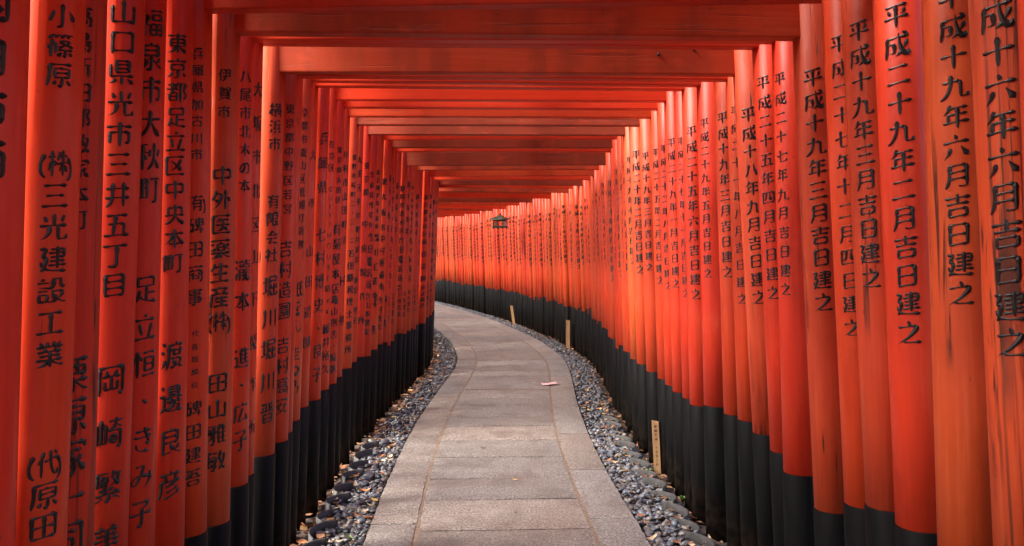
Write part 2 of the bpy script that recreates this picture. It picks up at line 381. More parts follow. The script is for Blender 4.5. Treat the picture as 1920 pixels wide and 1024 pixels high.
# ------------------------------------------------------------------ brush lettering
STROKES = {
  '平': [[62,22,57,33,52,36],[39,11,39,72],[11,11,68,11],[18,21,22,34],[7,45,72,45]],
  '成': [[68,12,68,19],[58,7,68,12],[13,19,68,19],[13,19,12,52,7,71,8,74],[53,59,37,72],[46,7,48,38,51,50,53,53,53,59,62,71,68,72,72,70,72,59],[68,32,59,49,53,53],[12,36,33,36],[33,36,32,60,30,62,22,62,19,60]],
  '一': [[7,38,72,38]],
  '二': [[8,65,71,65],[14,18,65,18]],
  '三': [[8,68,71,68],[18,40,60,40],[12,13,66,13]],
  '四': [[10,12,9,65],[10,12,69,12],[69,12,69,65],[9,65,69,65],[48,12,48,44,49,47,62,47],[31,12,28,41,22,49,19,51]],
  '五': [[7,69,72,69],[58,37,56,69],[17,37,58,37],[35,13,27,68],[12,13,66,13]],
  '六': [[52,42,69,69],[25,44,18,59,8,72],[8,27,72,27],[37,7,41,18]],
  '七': [[7,37,69,27,72,27,75,29],[30,7,30,67],[30,67,38,71,64,70,68,67,70,58],[30,7,30,33],[30,7,30,33]],
  '八': [[27,14,22,45,15,61,9,69],[49,12,52,35,58,50,64,62,72,72]],
  '九': [[31,8,30,34,24,55,12,69,8,72,2,72],[10,26,54,26],[54,26,55,70],[55,70,60,72,72,72],[74,62,72,72]],
  '十': [[7,36,72,36],[39,7,39,72]],
  '元': [[14,12,64,12],[28,34,28,43,22,60,18,67,8,72],[8,34,71,34],[49,34,49,69,52,72,71,71],[71,57,73,60,71,71]],
  '年': [[43,15,43,72],[7,55,72,55],[25,5,22,8,21,15,8,30],[21,15,68,15],[20,33,19,54],[20,33,67,33]],
  '月': [[19,10,18,48,12,64,7,72],[19,10,62,10],[62,10,62,70],[43,70,47,72,58,72,62,70],[19,29,62,29],[18,48,62,48]],
  '吉': [[12,34,67,34],[62,49,62,70],[18,49,62,49],[18,49,17,70],[17,70,62,70],[39,7,39,33],[8,17,71,17]],
  '日': [[18,11,17,68],[18,11,62,11],[62,11,62,68],[17,39,62,39],[17,68,62,68]],
  '建': [[29,22,72,22],[29,55,72,55],[32,44,68,44],[9,46,12,53,16,57],[22,11,12,32],[8,10,22,11],[12,32,22,33],[22,33,22,39,19,53,16,57,16,62,11,69],[49,6,49,62],[33,33,67,33],[67,12,67,33],[34,12,67,12],[16,62,33,70,71,72]],
  '之': [[38,6,42,12,42,22],[11,22,62,22],[62,22,62,25,58,32,37,52,26,58,22,62,14,63,8,70],[22,62,24,66,33,70,71,71]],
  '小': [[40,7,40,69,38,72,27,73],[61,27,68,41,73,56],[18,27,12,45,7,55]],
  '篠': [[26,33,26,62],[46,27,42,28,42,32,37,33],[46,27,64,28],[64,28,62,32,56,40],[35,54,72,54],[13,41,9,42,5,46],[48,10,40,18],[48,10,72,11],[18,10,8,20],[18,10,25,12,36,11],[41,62,33,70,30,70],[46,72,52,72],[52,54,52,72],[35,47,44,44,50,40,56,40,69,46,74,44],[42,32,50,40],[25,12,27,18],[58,11,60,18],[19,25,14,34,13,41,14,72],[63,62,70,69]],
  '原': [[43,18,43,22],[59,57,70,70],[13,10,72,10],[13,10,12,45,7,70],[26,35,66,35],[36,73,45,72],[46,48,45,72],[29,58,23,67],[26,23,43,22],[26,23,26,48],[26,48,65,48],[66,24,65,48],[43,22,66,24]],
  '株': [[18,6,17,34,18,39,18,72],[7,21,28,21],[42,10,40,21,35,31],[40,21,69,21],[54,43,59,40,72,40],[35,40,49,40,54,43],[54,6,54,72],[17,36,12,38,5,58],[54,43,60,48,70,64],[54,43,48,48,40,61],[18,32,24,34,28,42,28,44],[35,40,53,43],[35,40,50,40,53,43],[54,6,56,42],[54,6,54,42]],
  '光': [[7,36,72,36],[28,37,28,48,23,60,16,68,8,72],[65,10,58,25],[73,62,71,72],[50,72,54,73,71,72],[49,37,50,72],[39,6,39,36],[16,11,22,24]],
  '設': [[10,50,9,68],[10,50,28,50],[28,50,28,68],[9,68,28,68,36,72,46,68,52,62],[16,6,18,11],[7,18,31,18],[43,8,42,22,37,32,30,32,28,29,10,29],[43,8,62,8],[62,8,62,28,63,29],[63,29,72,29],[52,62,55,62],[40,41,42,50,52,62],[9,40,28,40],[68,41,66,48,55,62],[40,41,68,41],[55,62,64,70,68,72,75,71]],
  '工': [[11,15,68,15],[39,15,39,67],[7,68,72,68]],
  '業': [[64,8,61,13,61,19],[8,19,72,19],[54,20,52,32],[11,32,68,32],[26,20,28,32],[39,33,39,72],[8,54,30,54,34,56,72,54],[48,6,48,19],[34,56,26,64,16,69,8,71],[15,43,65,43],[45,56,48,61,59,68,68,71,75,70],[32,6,32,19],[15,6,19,12,19,19]],
  '代': [[17,28,12,29,5,38],[28,33,71,27,75,29],[26,8,19,19,17,28,18,32,18,72],[73,59,73,68,69,72],[47,7,49,41,55,62,62,70,69,72],[61,8,70,17]],
  '田': [[39,11,39,68],[10,11,10,68],[10,11,69,11],[69,11,69,68],[10,68,69,68],[10,39,69,39]],
  '高': [[68,43,69,70,67,73,60,73],[11,43,68,43],[11,43,10,72],[8,13,72,13],[25,53,25,65],[25,53,53,54],[53,54,52,65],[25,65,52,65],[39,6,40,13],[19,23,20,35],[20,35,60,34],[59,23,60,34],[19,23,59,23]],
  '島': [[17,42,72,42],[57,73,66,72],[69,52,66,72],[17,52,69,52],[17,12,17,52],[17,12,60,12],[60,12,60,31],[17,32,58,32,60,31],[17,22,60,22],[10,61,10,68],[10,68,48,68],[29,58,29,68],[38,5,37,11],[48,61,48,68]],
  '新': [[21,5,23,13],[47,12,68,8,73,8],[47,12,46,52,41,71],[8,13,37,13],[22,32,22,68,21,72],[17,72,21,72],[7,45,38,45],[6,32,38,32],[32,53,36,62,35,64],[12,53,7,64],[47,32,72,32],[32,19,28,32],[64,32,64,72],[13,20,15,25,13,32]],
  '郡': [[61,62,70,61],[62,33,70,43,72,54,70,61],[71,10,70,17,62,33],[51,9,71,10],[51,9,50,72],[20,10,19,29,14,48,15,68],[9,35,37,34],[36,9,37,34],[10,9,36,9],[6,22,37,22],[15,68,37,68],[38,48,37,68],[14,48,38,48],[17,36,14,52],[10,52,14,52],[17,36,10,52]],
  '数': [[52,7,48,30,45,32,42,38],[7,36,27,20,39,20],[37,8,32,14,30,15],[28,62,32,67],[7,20,18,20,36,31],[67,21,64,40,62,48,58,51,58,58],[50,21,67,21],[10,8,12,13],[23,62,19,68,7,72],[34,47,34,52,28,62],[8,47,34,47],[16,47,14,58],[14,58,23,62,28,62],[58,58,45,70,41,72,39,72],[58,58,72,71],[48,30,52,35,54,46,58,51],[22,6,22,35],[22,6,22,23],[22,6,22,23],[22,6,23,22],[22,6,23,22],[22,6,22,24],[22,6,22,24]],
  '家': [[9,68,19,66,43,53],[70,12,70,22],[9,12,39,12,70,12],[9,12,9,22],[19,26,59,26],[52,45,59,58,72,69],[11,54,22,51,39,42],[38,6,39,12],[31,73,40,72],[35,32,43,48,45,62,40,72],[37,27,35,32],[10,42,35,32],[60,38,52,45,43,48]],
  '本': [[21,58,58,58],[48,22,48,30,59,48,69,58,77,58],[8,22,71,22],[32,22,31,29,24,42,8,59],[39,7,39,72]],
  '町': [[8,13,8,68],[8,13,33,12],[33,12,33,60],[8,61,33,60],[62,13,62,70,60,72,48,73],[42,13,72,13],[8,36,33,36],[20,12,20,61]],
  '栗': [[39,45,39,72],[48,10,48,37],[8,9,72,9],[35,52,23,63,8,71],[7,50,32,50,35,52,44,52,47,50,72,50],[44,52,61,67,70,71,72,70],[30,10,30,37],[13,22,48,22],[13,22,12,37],[12,37,66,37],[66,22,66,37],[48,22,66,22]],
  '司': [[15,58,47,58],[46,38,47,58],[16,38,46,38],[16,38,15,64],[68,11,68,69,63,72,55,72],[9,11,68,11],[10,24,52,24]],
  '山': [[68,23,68,72],[39,8,39,67],[11,67,68,67],[11,23,11,67]],
  '口': [[66,14,66,70],[13,14,66,14],[13,14,12,71],[12,64,66,64]],
  '県': [[11,18,11,50],[11,50,72,50],[39,51,39,72],[55,59,63,63,72,71],[25,59,22,59,9,69],[25,29,61,29],[25,18,61,18],[60,8,61,29],[25,8,60,8],[25,8,26,40],[26,40,59,40,61,38,61,29]],
  '市': [[65,34,65,61,63,63,54,64],[14,34,65,34],[14,34,14,63],[38,6,40,12,39,72],[7,18,72,18],[39,18,39,72],[39,18,39,72]],
  '井': [[54,6,54,72],[10,22,69,22],[8,48,71,48],[25,7,24,52,19,64,10,72]],
  '丁': [[8,13,71,13],[42,13,42,69,38,72,24,72,21,69]],
  '目': [[63,11,63,68],[15,11,63,11],[15,11,15,68],[15,48,63,48],[15,68,63,68],[15,29,63,29]],
  '岡': [[27,18,29,23,28,31],[19,31,61,31],[39,32,39,61],[55,43,55,61],[23,61,55,61],[23,43,23,61],[53,18,49,25,48,31],[10,10,10,72],[10,10,70,10],[70,10,70,69,68,72],[59,72,68,72]],
  '崎': [[55,5,53,19],[53,19,48,25,38,29],[53,19,69,28],[17,7,17,62],[7,18,7,62],[7,62,28,61],[68,35,68,70,67,73],[58,73,67,73],[38,34,68,35],[38,12,71,12],[38,29,38,34],[41,46,40,60],[41,46,55,46],[55,46,54,60],[40,60,54,60],[28,19,28,61]],
  '繁': [[48,17,58,29,67,36,72,38],[33,48,32,52],[32,52,29,52,27,57],[17,48,27,47,38,48,51,43],[52,5,48,17,44,19],[67,12,67,16,62,25,55,32,45,38],[14,8,10,11,9,14],[14,8,38,8],[41,58,40,72],[32,73,40,72],[11,59,60,55],[9,14,12,16,35,16],[35,16,32,40,28,42,27,47],[9,72,24,64],[5,26,40,26],[51,11,72,12],[21,26,22,30,26,33,26,37],[22,15,22,19],[22,19,26,22],[26,22,26,26],[60,55,65,56,69,59],[56,50,58,51,60,55],[52,65,58,65,70,72],[12,16,11,37],[11,37,33,37]],
  '美': [[39,17,38,48,33,61,22,69,7,72],[9,52,72,52],[7,40,72,40],[14,28,65,28],[10,17,68,17],[23,7,27,17],[43,52,44,58,52,66,66,72,72,72,74,71],[56,7,52,16],[37,52,7,72],[37,52,33,61,27,67,17,71,7,72]],
  '福': [[27,20,27,25,17,43,11,45,4,53],[7,20,27,20],[17,43,18,72],[35,46,35,70],[35,70,72,70],[35,57,72,57],[35,9,72,9],[35,46,37,43,71,43],[71,43,72,70],[19,39,29,47,35,46],[52,43,52,70],[14,7,18,13],[40,19,40,33],[40,33,68,32],[68,19,68,32],[40,19,68,19]],
  '泉': [[66,45,52,55],[40,48,52,55,58,63,72,69],[26,48,27,49,25,55,15,66,8,70,6,69],[8,48,26,48],[39,38,39,71,38,73,28,73,25,72],[38,5,37,12],[16,24,63,24],[62,12,63,24],[17,12,62,12],[17,12,16,37],[16,37,63,37],[63,24,63,37]],
  '大': [[39,7,39,31,32,48,26,58,18,66,8,72],[39,31,52,56,62,66,71,71],[8,28,34,28,39,31],[39,31,42,28,71,28],[39,7,38,30],[39,7,38,30],[39,31,42,28,71,28],[39,31,71,28]],
  '秋': [[54,6,53,44,47,60,35,72],[53,44,57,47,64,64,72,71],[71,23,65,39],[8,12,20,10,28,7,32,8],[20,10,20,72],[19,38,25,38,30,46],[19,38,14,42,6,56,5,62],[42,23,38,39],[7,28,32,28],[7,28,19,38],[19,28,19,38],[7,28,19,28]],
  '足': [[21,42,18,56,11,69],[18,56,22,58,33,68,51,72,71,72],[40,31,39,69],[40,49,67,49],[16,31,40,31],[16,10,16,31],[16,10,63,9],[63,9,63,31],[40,31,63,31]],
  '立': [[22,30,28,59],[10,21,68,21],[58,32,46,69],[7,70,72,70],[38,6,39,12]],
  '恒': [[8,20,6,37],[31,69,72,69],[33,10,71,10],[37,40,67,40],[17,6,17,72],[23,19,28,28],[38,23,37,40],[38,23,67,24],[67,24,66,57],[37,57,66,57],[37,40,37,57]],
  'き': [[19,51,18,61,22,68,34,71,54,70],[13,32,16,35,44,35,65,32],[18,18,38,19,58,16,62,18],[42,9,45,23,57,49,57,51],[45,50,57,51],[42,9,44,18],[42,9,44,18],[42,9,50,34],[42,9,48,32,50,34]],
  'み': [[21,14,43,13],[43,13,42,19,36,32,36,38],[64,32,62,48,58,58,48,68,43,71],[32,38,23,60,21,62,14,63,9,60,8,52,11,47,21,39,41,38,62,44],[62,48,71,51]],
  '子': [[14,11,61,12],[61,12,56,19,40,28],[40,28,39,72],[26,73,39,72],[7,42,72,42]],
  '東': [[39,6,39,72],[35,52,19,66,9,71,5,70],[8,13,71,13],[45,51,47,55,55,62,72,71],[15,38,65,38],[15,49,32,49,35,52,39,51],[15,26,15,49],[15,26,64,25],[64,25,65,48],[39,51,65,48]],
  '京': [[22,56,7,70],[40,46,39,72,38,73,27,73,24,72],[8,16,71,16],[58,57,67,67],[38,6,41,15],[18,46,40,46],[18,28,18,46],[18,28,61,28],[61,28,61,46],[40,46,61,46]],
  '都': [[25,30,19,42,15,42,13,46,6,48],[22,7,22,29],[10,14,32,14,36,18],[13,46,14,68],[51,10,51,72],[51,10,72,11],[72,11,70,18,63,31,63,36,72,47,72,56,70,62,62,63],[6,29,42,29],[42,8,32,24,32,29],[38,42,38,68],[19,42,38,42],[14,68,38,68],[14,55,38,55]],
  '区': [[59,20,47,38,36,49,22,58],[24,23,40,36,62,58],[10,10,70,10],[10,10,10,71],[10,71,72,71]],
  '中': [[39,7,39,72],[10,20,10,48],[10,20,68,20],[68,20,68,48],[10,48,68,48]],
  '央': [[39,6,39,36,36,49,32,57,23,65,11,72,7,72],[16,17,16,43],[16,17,64,17],[64,17,64,43],[7,43,72,43],[42,44,46,54,51,61,61,68,69,72,75,72]],
  '渡': [[42,49,43,55,52,65],[37,48,66,48],[66,48,66,54,57,65],[18,51,8,71],[8,29,15,32],[35,72,49,68,52,65,57,65,60,69,72,72],[51,5,52,13],[43,21,43,39],[43,39,63,39],[64,21,63,39],[36,27,72,27],[29,14,72,13],[29,14,28,48,26,62,22,71,22,73],[11,8,20,12]],
  '邊': [[56,39,64,44],[26,48,72,48],[42,49,42,55],[6,32,17,32],[17,32,17,63],[63,9,65,15],[33,9,48,8,63,9],[33,9,32,15],[65,15,65,22],[32,15,65,15],[10,7,16,13],[34,28,48,29,62,28,65,26,65,22],[32,22,34,28],[32,22,65,22],[42,55,26,67],[17,63,26,67,29,71,39,72,74,71],[32,15,32,22],[32,44,40,40],[32,44,32,48],[71,35,72,38],[27,35,48,34,71,35],[27,35,26,39],[48,29,48,34],[42,55,62,56],[62,56,62,62,60,65,51,65],[17,63,11,65,6,71,6,73],[42,49,48,48],[48,44,48,48],[48,44,26,68],[42,49,42,55,36,61,28,64,26,68],[42,49,48,48],[48,44,48,48],[48,44,28,67],[42,49,42,55,36,61,28,64],[42,49,48,48],[48,44,48,48],[48,44,28,68],[28,64,28,68],[42,49,42,55,36,61,28,64]],
  '良': [[17,13,17,71],[17,13,62,13],[62,13,62,42],[17,42,62,42],[17,71,38,67],[52,61,53,65,62,69,72,72],[36,42,38,49,47,60,52,61],[39,5,40,12],[66,51,54,58,52,61],[17,27,62,27]],
  '彦': [[55,13,56,20,53,25,55,36],[27,44,42,42,55,36],[11,13,69,13],[27,58,46,54,63,47],[12,31,12,53,6,72],[12,31,72,31],[22,73,53,67,69,57],[38,4,41,8,42,13],[26,13,25,20,28,31],[27,44,55,31],[55,31,55,36],[27,44,51,38,55,36]],
  '兵': [[54,28,54,52],[7,52,72,52],[47,61,53,61,69,72],[66,8,56,7,22,10,20,12,20,51],[20,28,68,28],[28,61,9,72]],
  '庫': [[12,12,12,47,9,63,6,72],[12,12,72,12],[25,43,67,43],[41,5,43,12],[45,24,45,72],[22,24,71,24],[18,64,73,64],[66,34,67,43],[25,34,66,34],[25,34,25,53],[25,53,65,54,67,52,67,43]],
  '加': [[18,7,15,52,7,72],[7,21,36,21],[36,21,33,68,30,72,22,72],[48,16,48,67],[48,16,69,16],[69,16,69,67],[48,67,69,67]],
  '古': [[39,7,39,42],[16,43,16,69],[16,43,39,42,63,43],[63,43,63,69],[7,20,72,20],[16,69,63,69]],
  '川': [[41,13,41,66],[68,11,68,72],[15,11,15,48,12,62,7,72]],
  '有': [[8,16,71,16],[22,35,16,38,8,46],[28,16,22,35,22,72],[33,6,31,15],[51,73,61,72],[62,31,62,69,61,72],[23,31,62,31],[22,58,62,58],[22,44,62,44]],
  '碑': [[16,10,10,45,12,49,12,68],[53,6,53,34,50,44,42,51],[6,10,29,10],[10,45,6,47,5,49],[38,26,71,26],[34,58,73,58],[61,46,61,72],[12,33,27,33],[27,33,27,62],[12,62,27,62],[51,39,50,44,42,51],[51,39,42,51],[52,7,53,38],[52,7,53,38],[38,38,52,39],[38,14,38,38],[38,14,70,13],[70,13,71,38],[52,39,71,38]],
  '商': [[12,30,12,72],[12,30,67,30],[67,30,68,70,66,73],[57,73,66,73],[32,37,21,47],[8,13,72,13],[28,50,27,63],[28,50,51,50],[51,50,51,63],[27,63,51,63],[53,21,51,30],[27,21,27,30],[49,38,60,46],[39,6,41,13]],
  '事': [[13,62,64,62],[63,41,64,62],[13,41,63,41],[7,51,73,51],[39,6,39,71,38,73,32,74,28,74,25,72],[7,12,72,12],[17,21,39,21],[17,21,17,31],[17,31,62,31,63,29,62,21],[39,21,62,21]],
  '表': [[33,37,32,42,22,51,8,56],[15,24,65,24],[11,12,68,12],[22,51,23,70],[23,70,43,65],[42,37,45,47,50,54,54,56,55,60,64,67,72,69],[8,37,71,37],[39,6,39,37],[69,46,54,56]],
  '取': [[31,9,31,72],[12,42,31,42],[58,58,43,71],[12,9,12,61],[6,62,38,57],[12,9,31,9],[12,26,31,26],[47,15,50,35,54,48,58,51,58,58],[58,58,72,71],[70,15,65,40,61,49,58,51],[47,15,70,15]],
  '締': [[26,18,11,41,10,46],[10,46,27,44],[25,55,28,67],[52,37,52,73],[8,56,6,72],[62,12,63,20,61,28],[72,28,72,37],[34,28,72,28],[34,28,33,37],[36,12,72,12],[38,44,38,66],[38,44,68,44],[68,44,69,62,68,66],[63,66,68,66],[52,6,52,12],[25,35,27,44],[43,12,44,28],[17,57,18,70],[18,7,9,23,8,28],[8,28,18,28]],
  '役': [[26,72,38,69,47,63,51,63,54,67,68,72,72,72],[65,41,64,48,51,63],[33,41,65,41],[20,7,8,19],[33,41,34,48,47,63],[22,24,18,30,16,38,17,72],[60,28,72,29],[59,8,60,28],[38,8,59,8],[38,8,37,24,31,32,27,32],[16,38,10,39,6,43]],
  '吾': [[62,52,62,70],[18,52,62,52],[18,52,17,70],[17,70,62,70],[32,8,28,38],[16,22,57,22],[57,22,58,38],[7,38,73,38],[12,8,67,8],[30,22,7,38],[30,22,28,38],[7,38,28,38]],
  '伊': [[32,11,68,11],[68,11,68,48],[30,48,68,48],[46,11,46,42,43,55,39,63,32,71,28,72],[23,7,15,27,17,31,17,72],[15,27,9,30,5,38],[26,30,68,30]],
  '賀': [[47,68,52,67,68,73,75,73],[8,11,37,11],[37,11,35,24],[27,25,35,24],[21,6,18,20,7,29],[8,72,12,73,28,67,32,67],[17,42,63,42],[17,52,63,52],[48,9,48,25],[68,9,69,23,68,25,48,25],[48,9,68,9],[21,6,20,11],[21,6,20,11],[17,33,17,42],[17,33,62,33],[62,33,63,60,62,62,18,62],[17,42,18,62]],
  '外': [[52,6,52,72],[37,18,38,22,32,41,28,46,28,52,14,68,8,71],[18,18,37,18],[17,38,28,46],[52,31,57,31,61,33,72,45],[20,7,18,18,8,38]],
  '医': [[21,42,68,42],[10,70,73,70],[10,10,10,70],[10,10,70,10],[44,25,44,47],[32,18,30,24,21,31],[30,24,65,25],[44,47,36,57,23,62],[44,47,62,60]],
  '薬': [[39,45,39,72],[52,38,50,45],[28,45,50,45],[28,25,28,45],[28,25,38,23,51,24],[51,24,52,38],[8,45,21,39],[69,22,62,29,58,30],[8,11,72,11],[8,54,30,54,33,56,72,54],[28,34,52,34],[45,56,53,64,65,70,72,71],[33,56,29,62,22,66,8,72],[41,18,38,19,38,23],[52,38,59,38,72,45],[8,22,15,26]],
  '生': [[39,7,39,70],[16,45,65,45],[7,71,72,71],[18,20,68,21],[20,8,18,20,8,33]],
  '産': [[12,30,12,52,7,72],[12,30,70,30],[12,12,68,12],[45,38,45,72],[27,44,67,44],[28,38,27,44,21,51],[38,5,41,12],[20,72,71,72],[27,57,64,57],[56,20,52,29],[27,12,26,19,29,23,29,30]],
  '雅': [[59,7,62,12,61,69],[44,36,71,36],[45,69,72,69],[26,38,7,65],[8,10,33,10],[49,6,43,23,45,69],[45,52,70,52],[12,18,9,37],[9,37,34,37,37,34,37,31,43,27],[28,10,28,32,26,38,28,42,28,71],[18,72,28,71],[45,20,72,20],[12,18,27,37],[9,37,23,37,26,38],[12,18,9,37]],
  '敏': [[21,32,24,37,24,43],[11,43,41,43],[12,27,9,61],[9,61,40,61],[12,27,35,27],[35,27,32,69,31,72],[22,72,31,72],[8,24,12,27],[14,7,13,14,8,24],[13,14,40,14],[58,59,72,72],[48,30,51,34,54,48,58,52,58,59],[58,59,43,72],[52,7,48,30,44,32,43,36],[68,21,65,42,62,51,58,52],[50,21,68,21],[20,49,24,55,24,61]],
  '尾': [[42,33,42,71],[42,71,50,72,70,72],[72,66,70,72],[23,36,58,29],[23,48,64,42],[58,23,58,29],[13,9,12,48,10,62,6,72],[13,9,68,9],[68,9,68,22],[13,23,68,22],[21,61,70,52]],
  '北': [[28,8,28,72],[8,26,28,26],[48,8,48,69],[48,69,53,72,71,71],[72,54,74,61,71,71],[48,33,54,32,71,22],[6,62,23,55,28,55]],
  '木': [[8,25,35,25,39,28],[39,28,43,25,71,25],[39,31,48,37,52,45,63,57,72,62],[39,7,39,72],[39,31,32,35,24,48,8,62]],
  'の': [[41,16,38,34,29,58,24,62,18,62,12,58,10,52,11,37,16,28,22,22,34,16,49,16,58,20,67,31,68,48,62,61,54,66,43,68]],
  '瀧': [[36,73,42,72],[42,38,42,72],[24,39,42,38],[24,39,24,73],[24,58,42,58],[41,18,38,29],[27,29,45,29],[7,28,14,33],[26,19,27,29],[32,6,33,12],[22,13,45,13],[24,48,42,48],[52,43,70,43],[52,6,52,22],[52,22,71,22],[71,22,70,33],[52,34,70,33],[52,34,52,70,54,72,72,72],[74,68,72,72],[14,51,8,71],[52,12,73,12],[52,62,70,62],[8,8,16,12],[52,52,69,52]],
  '進': [[28,27,32,24],[17,64,9,68],[52,8,55,13,53,22,53,58],[33,44,68,44],[35,18,71,18],[17,37,17,64],[8,37,17,37],[17,64,28,69,39,72,68,72,72,70],[33,31,68,31],[10,10,17,17],[38,8,35,18,32,21,33,58],[33,58,72,58],[38,8,55,18],[53,18,53,58],[33,58,53,58],[38,8,35,18,32,21,33,58]],
  '広': [[13,17,72,17],[13,17,13,46,8,71],[57,47,64,58,65,64,68,66,71,71],[25,68,65,64],[43,26,42,29,25,68],[42,7,45,16]],
  '横': [[31,72,42,68],[52,26,52,58],[34,12,72,12],[62,67,73,72],[16,37,10,44,5,56,5,61],[18,6,16,37,18,72],[35,48,71,48],[43,6,43,25],[62,6,62,25],[7,22,27,22,31,25,52,26,73,25],[22,38,27,46],[16,37,22,38],[16,37,10,44,5,56,5,61],[16,37,5,61],[36,37,35,48],[36,37,71,38],[71,38,71,58,69,59,36,59],[35,48,36,59]],
  '浜': [[27,51,72,51],[35,13,62,7,68,8],[35,13,35,51],[35,29,71,29],[60,29,60,51],[60,60,69,70],[18,51,8,70],[7,28,17,33],[11,8,22,13],[39,61,36,67,30,72,28,72]],
  '限': [[38,23,68,23],[38,71,53,68],[51,38,53,49,55,53,59,56,60,62,72,72],[38,38,68,38],[67,8,68,38],[67,8,39,8,38,10,38,71],[9,9,9,73],[9,9,26,8],[26,8,27,10,21,27,21,31,27,39,27,52,25,54,20,54],[70,49,59,56]],
  '会': [[10,46,69,46],[19,69,61,67],[61,67,64,68,68,72],[41,10,59,25,72,30],[59,25,57,30],[20,27,23,30,57,30],[41,10,37,11,20,27,8,31],[33,47,32,52,21,63,19,69]],
  '社': [[54,7,54,69],[33,70,72,70],[17,7,20,11,20,19],[18,40,12,42,5,49],[28,20,27,25,18,40,18,72],[7,19,28,20],[37,31,71,31],[18,40,24,41,28,45],[17,7,18,40],[28,20,27,25,18,40],[20,19,28,20],[17,7,20,11,20,19],[18,40,6,48],[18,40,6,48]],
  '堀': [[32,9,32,48,26,72],[32,9,70,8],[70,8,71,22],[32,23,71,22],[55,32,55,70],[40,57,40,70],[40,70,72,70],[72,58,72,70],[41,35,41,47],[41,47,70,47],[70,35,70,47],[15,7,15,57],[6,62,24,53],[6,25,22,25]],
  '晋': [[18,43,18,69],[18,43,62,43],[62,43,62,69],[18,69,62,69],[18,57,62,57],[48,9,48,32],[8,32,72,32],[12,8,68,8],[63,18,59,26],[31,9,31,32],[15,16,19,25]],
  '野': [[58,36,58,70,56,72,48,73],[44,36,72,36],[72,36,72,43,68,50],[60,25,64,30,65,36],[22,9,22,68],[6,70,39,65],[8,22,37,22],[8,51,36,51],[46,9,69,10],[69,10,68,15,60,25],[50,21,60,25],[8,36,22,36],[8,9,8,36],[8,9,37,9],[37,9,37,36],[22,36,37,36]],
  '若': [[35,24,33,32],[7,32,72,32],[30,33,29,38,22,50,23,69],[53,6,53,20],[7,60,22,52],[24,48,65,49],[65,49,65,69],[8,13,71,13],[25,7,25,20],[23,69,65,69]],
  '宮': [[38,41,36,52],[16,70,16,54,18,52,62,52],[62,52,63,70],[16,70,63,70],[70,13,70,25],[9,13,39,12,70,13],[9,13,9,25],[38,6,39,12],[38,41,57,40],[58,26,57,40],[22,25,58,26],[22,25,22,40],[22,40,38,41]],
  '村': [[41,22,73,22],[7,22,32,22],[20,37,14,39,5,58],[65,6,65,69,63,72],[53,73,63,72],[43,37,52,51],[21,6,21,72],[20,37,27,39,32,46,32,49],[21,37,21,72],[21,37,21,72],[7,22,20,36],[20,22,20,36],[7,22,20,22]],
  '造': [[27,31,72,31],[7,36,17,37],[17,37,17,65],[17,65,8,71],[36,8,35,15,32,17,28,23],[17,65,35,72,72,71],[9,9,17,18],[35,15,69,15],[50,6,50,31],[34,42,33,60],[33,60,66,60],[65,42,66,60],[34,42,65,42]],
  '園': [[70,9,70,70],[9,9,70,9],[9,9,9,70],[9,70,70,70],[38,47,38,62],[16,59,19,60,32,52,38,52,44,52,59,59],[22,19,57,19],[18,28,60,28],[39,19,39,28],[58,50,53,55],[55,36,56,45,58,50],[23,37,55,36],[23,37,24,46],[24,46,56,45]],
  '安': [[35,25,31,36],[8,37,71,37],[69,15,69,24],[10,15,39,14,69,15],[10,15,10,24],[8,71,12,72,27,68,37,63,39,59],[55,37,53,45,44,59],[27,37,22,51],[22,51,39,59,44,59,68,71],[38,7,39,14]],
  '祇': [[18,40,12,42,5,48],[74,62,72,71],[67,72,72,71],[58,10,58,48,61,60,67,72],[16,6,20,11,20,19],[7,19,28,20],[28,20,18,40,18,72],[38,37,72,37],[38,71,50,68,52,66],[38,12,38,71],[38,12,65,8,71,8],[18,40,24,41,29,48],[18,40,6,48],[18,40,6,48],[16,6,19,39],[28,20,19,39],[20,19,28,20],[16,6,20,11,20,19]],
  '南': [[22,58,58,58],[12,28,12,72],[12,28,39,27,68,28],[68,28,68,70,66,73],[56,73,66,73],[51,34,47,45],[24,45,56,45],[39,7,39,27],[8,13,71,13],[39,46,39,71],[29,35,31,38,30,45]],
  '側': [[71,7,71,72,69,73,61,72],[20,7,13,28,15,32,15,72],[13,28,8,32,4,37,4,41],[28,39,46,39],[43,62,48,69,47,72],[28,24,46,24],[31,63,25,72],[58,14,58,55],[28,11,28,39],[28,11,46,10],[46,10,46,54],[28,54,46,54],[28,39,28,54]],
  'を': [[32,9,32,18],[11,18,29,19,57,17],[28,19,22,36,14,44],[44,41,44,56],[44,41,50,40,66,32],[22,36,37,33,42,37,44,41],[43,44,36,47,27,55,26,65,29,68,40,71,61,69]],
  'ん': [[26,40,40,39,42,42,44,46,44,63,50,69,57,69,63,66,69,58,71,52],[37,13,25,36,26,40,19,48,11,68],[37,13,24,40],[37,13,24,40]],
  '圭': [[39,42,39,70],[12,52,65,52],[7,71,72,71],[39,7,39,32],[15,17,63,17],[9,33,69,33]],
  'つ': [[9,32,15,28,44,21,58,22,66,29,68,35,68,43,64,52,52,61,31,65]],
  '乃': [[23,11,23,28,20,47,15,59,7,72],[10,11,53,11],[53,11,48,38],[48,38,68,39],[68,39,67,59,63,70,58,72,48,72,46,70]],
  '博': [[16,6,16,72],[6,27,24,27],[51,6,51,41],[29,13,68,13],[62,48,61,72],[52,73,61,72],[28,54,74,54],[33,32,69,32],[33,41,69,41],[69,23,69,41],[34,23,69,23],[34,23,33,41],[62,6,68,8,68,13],[37,61,43,68]],
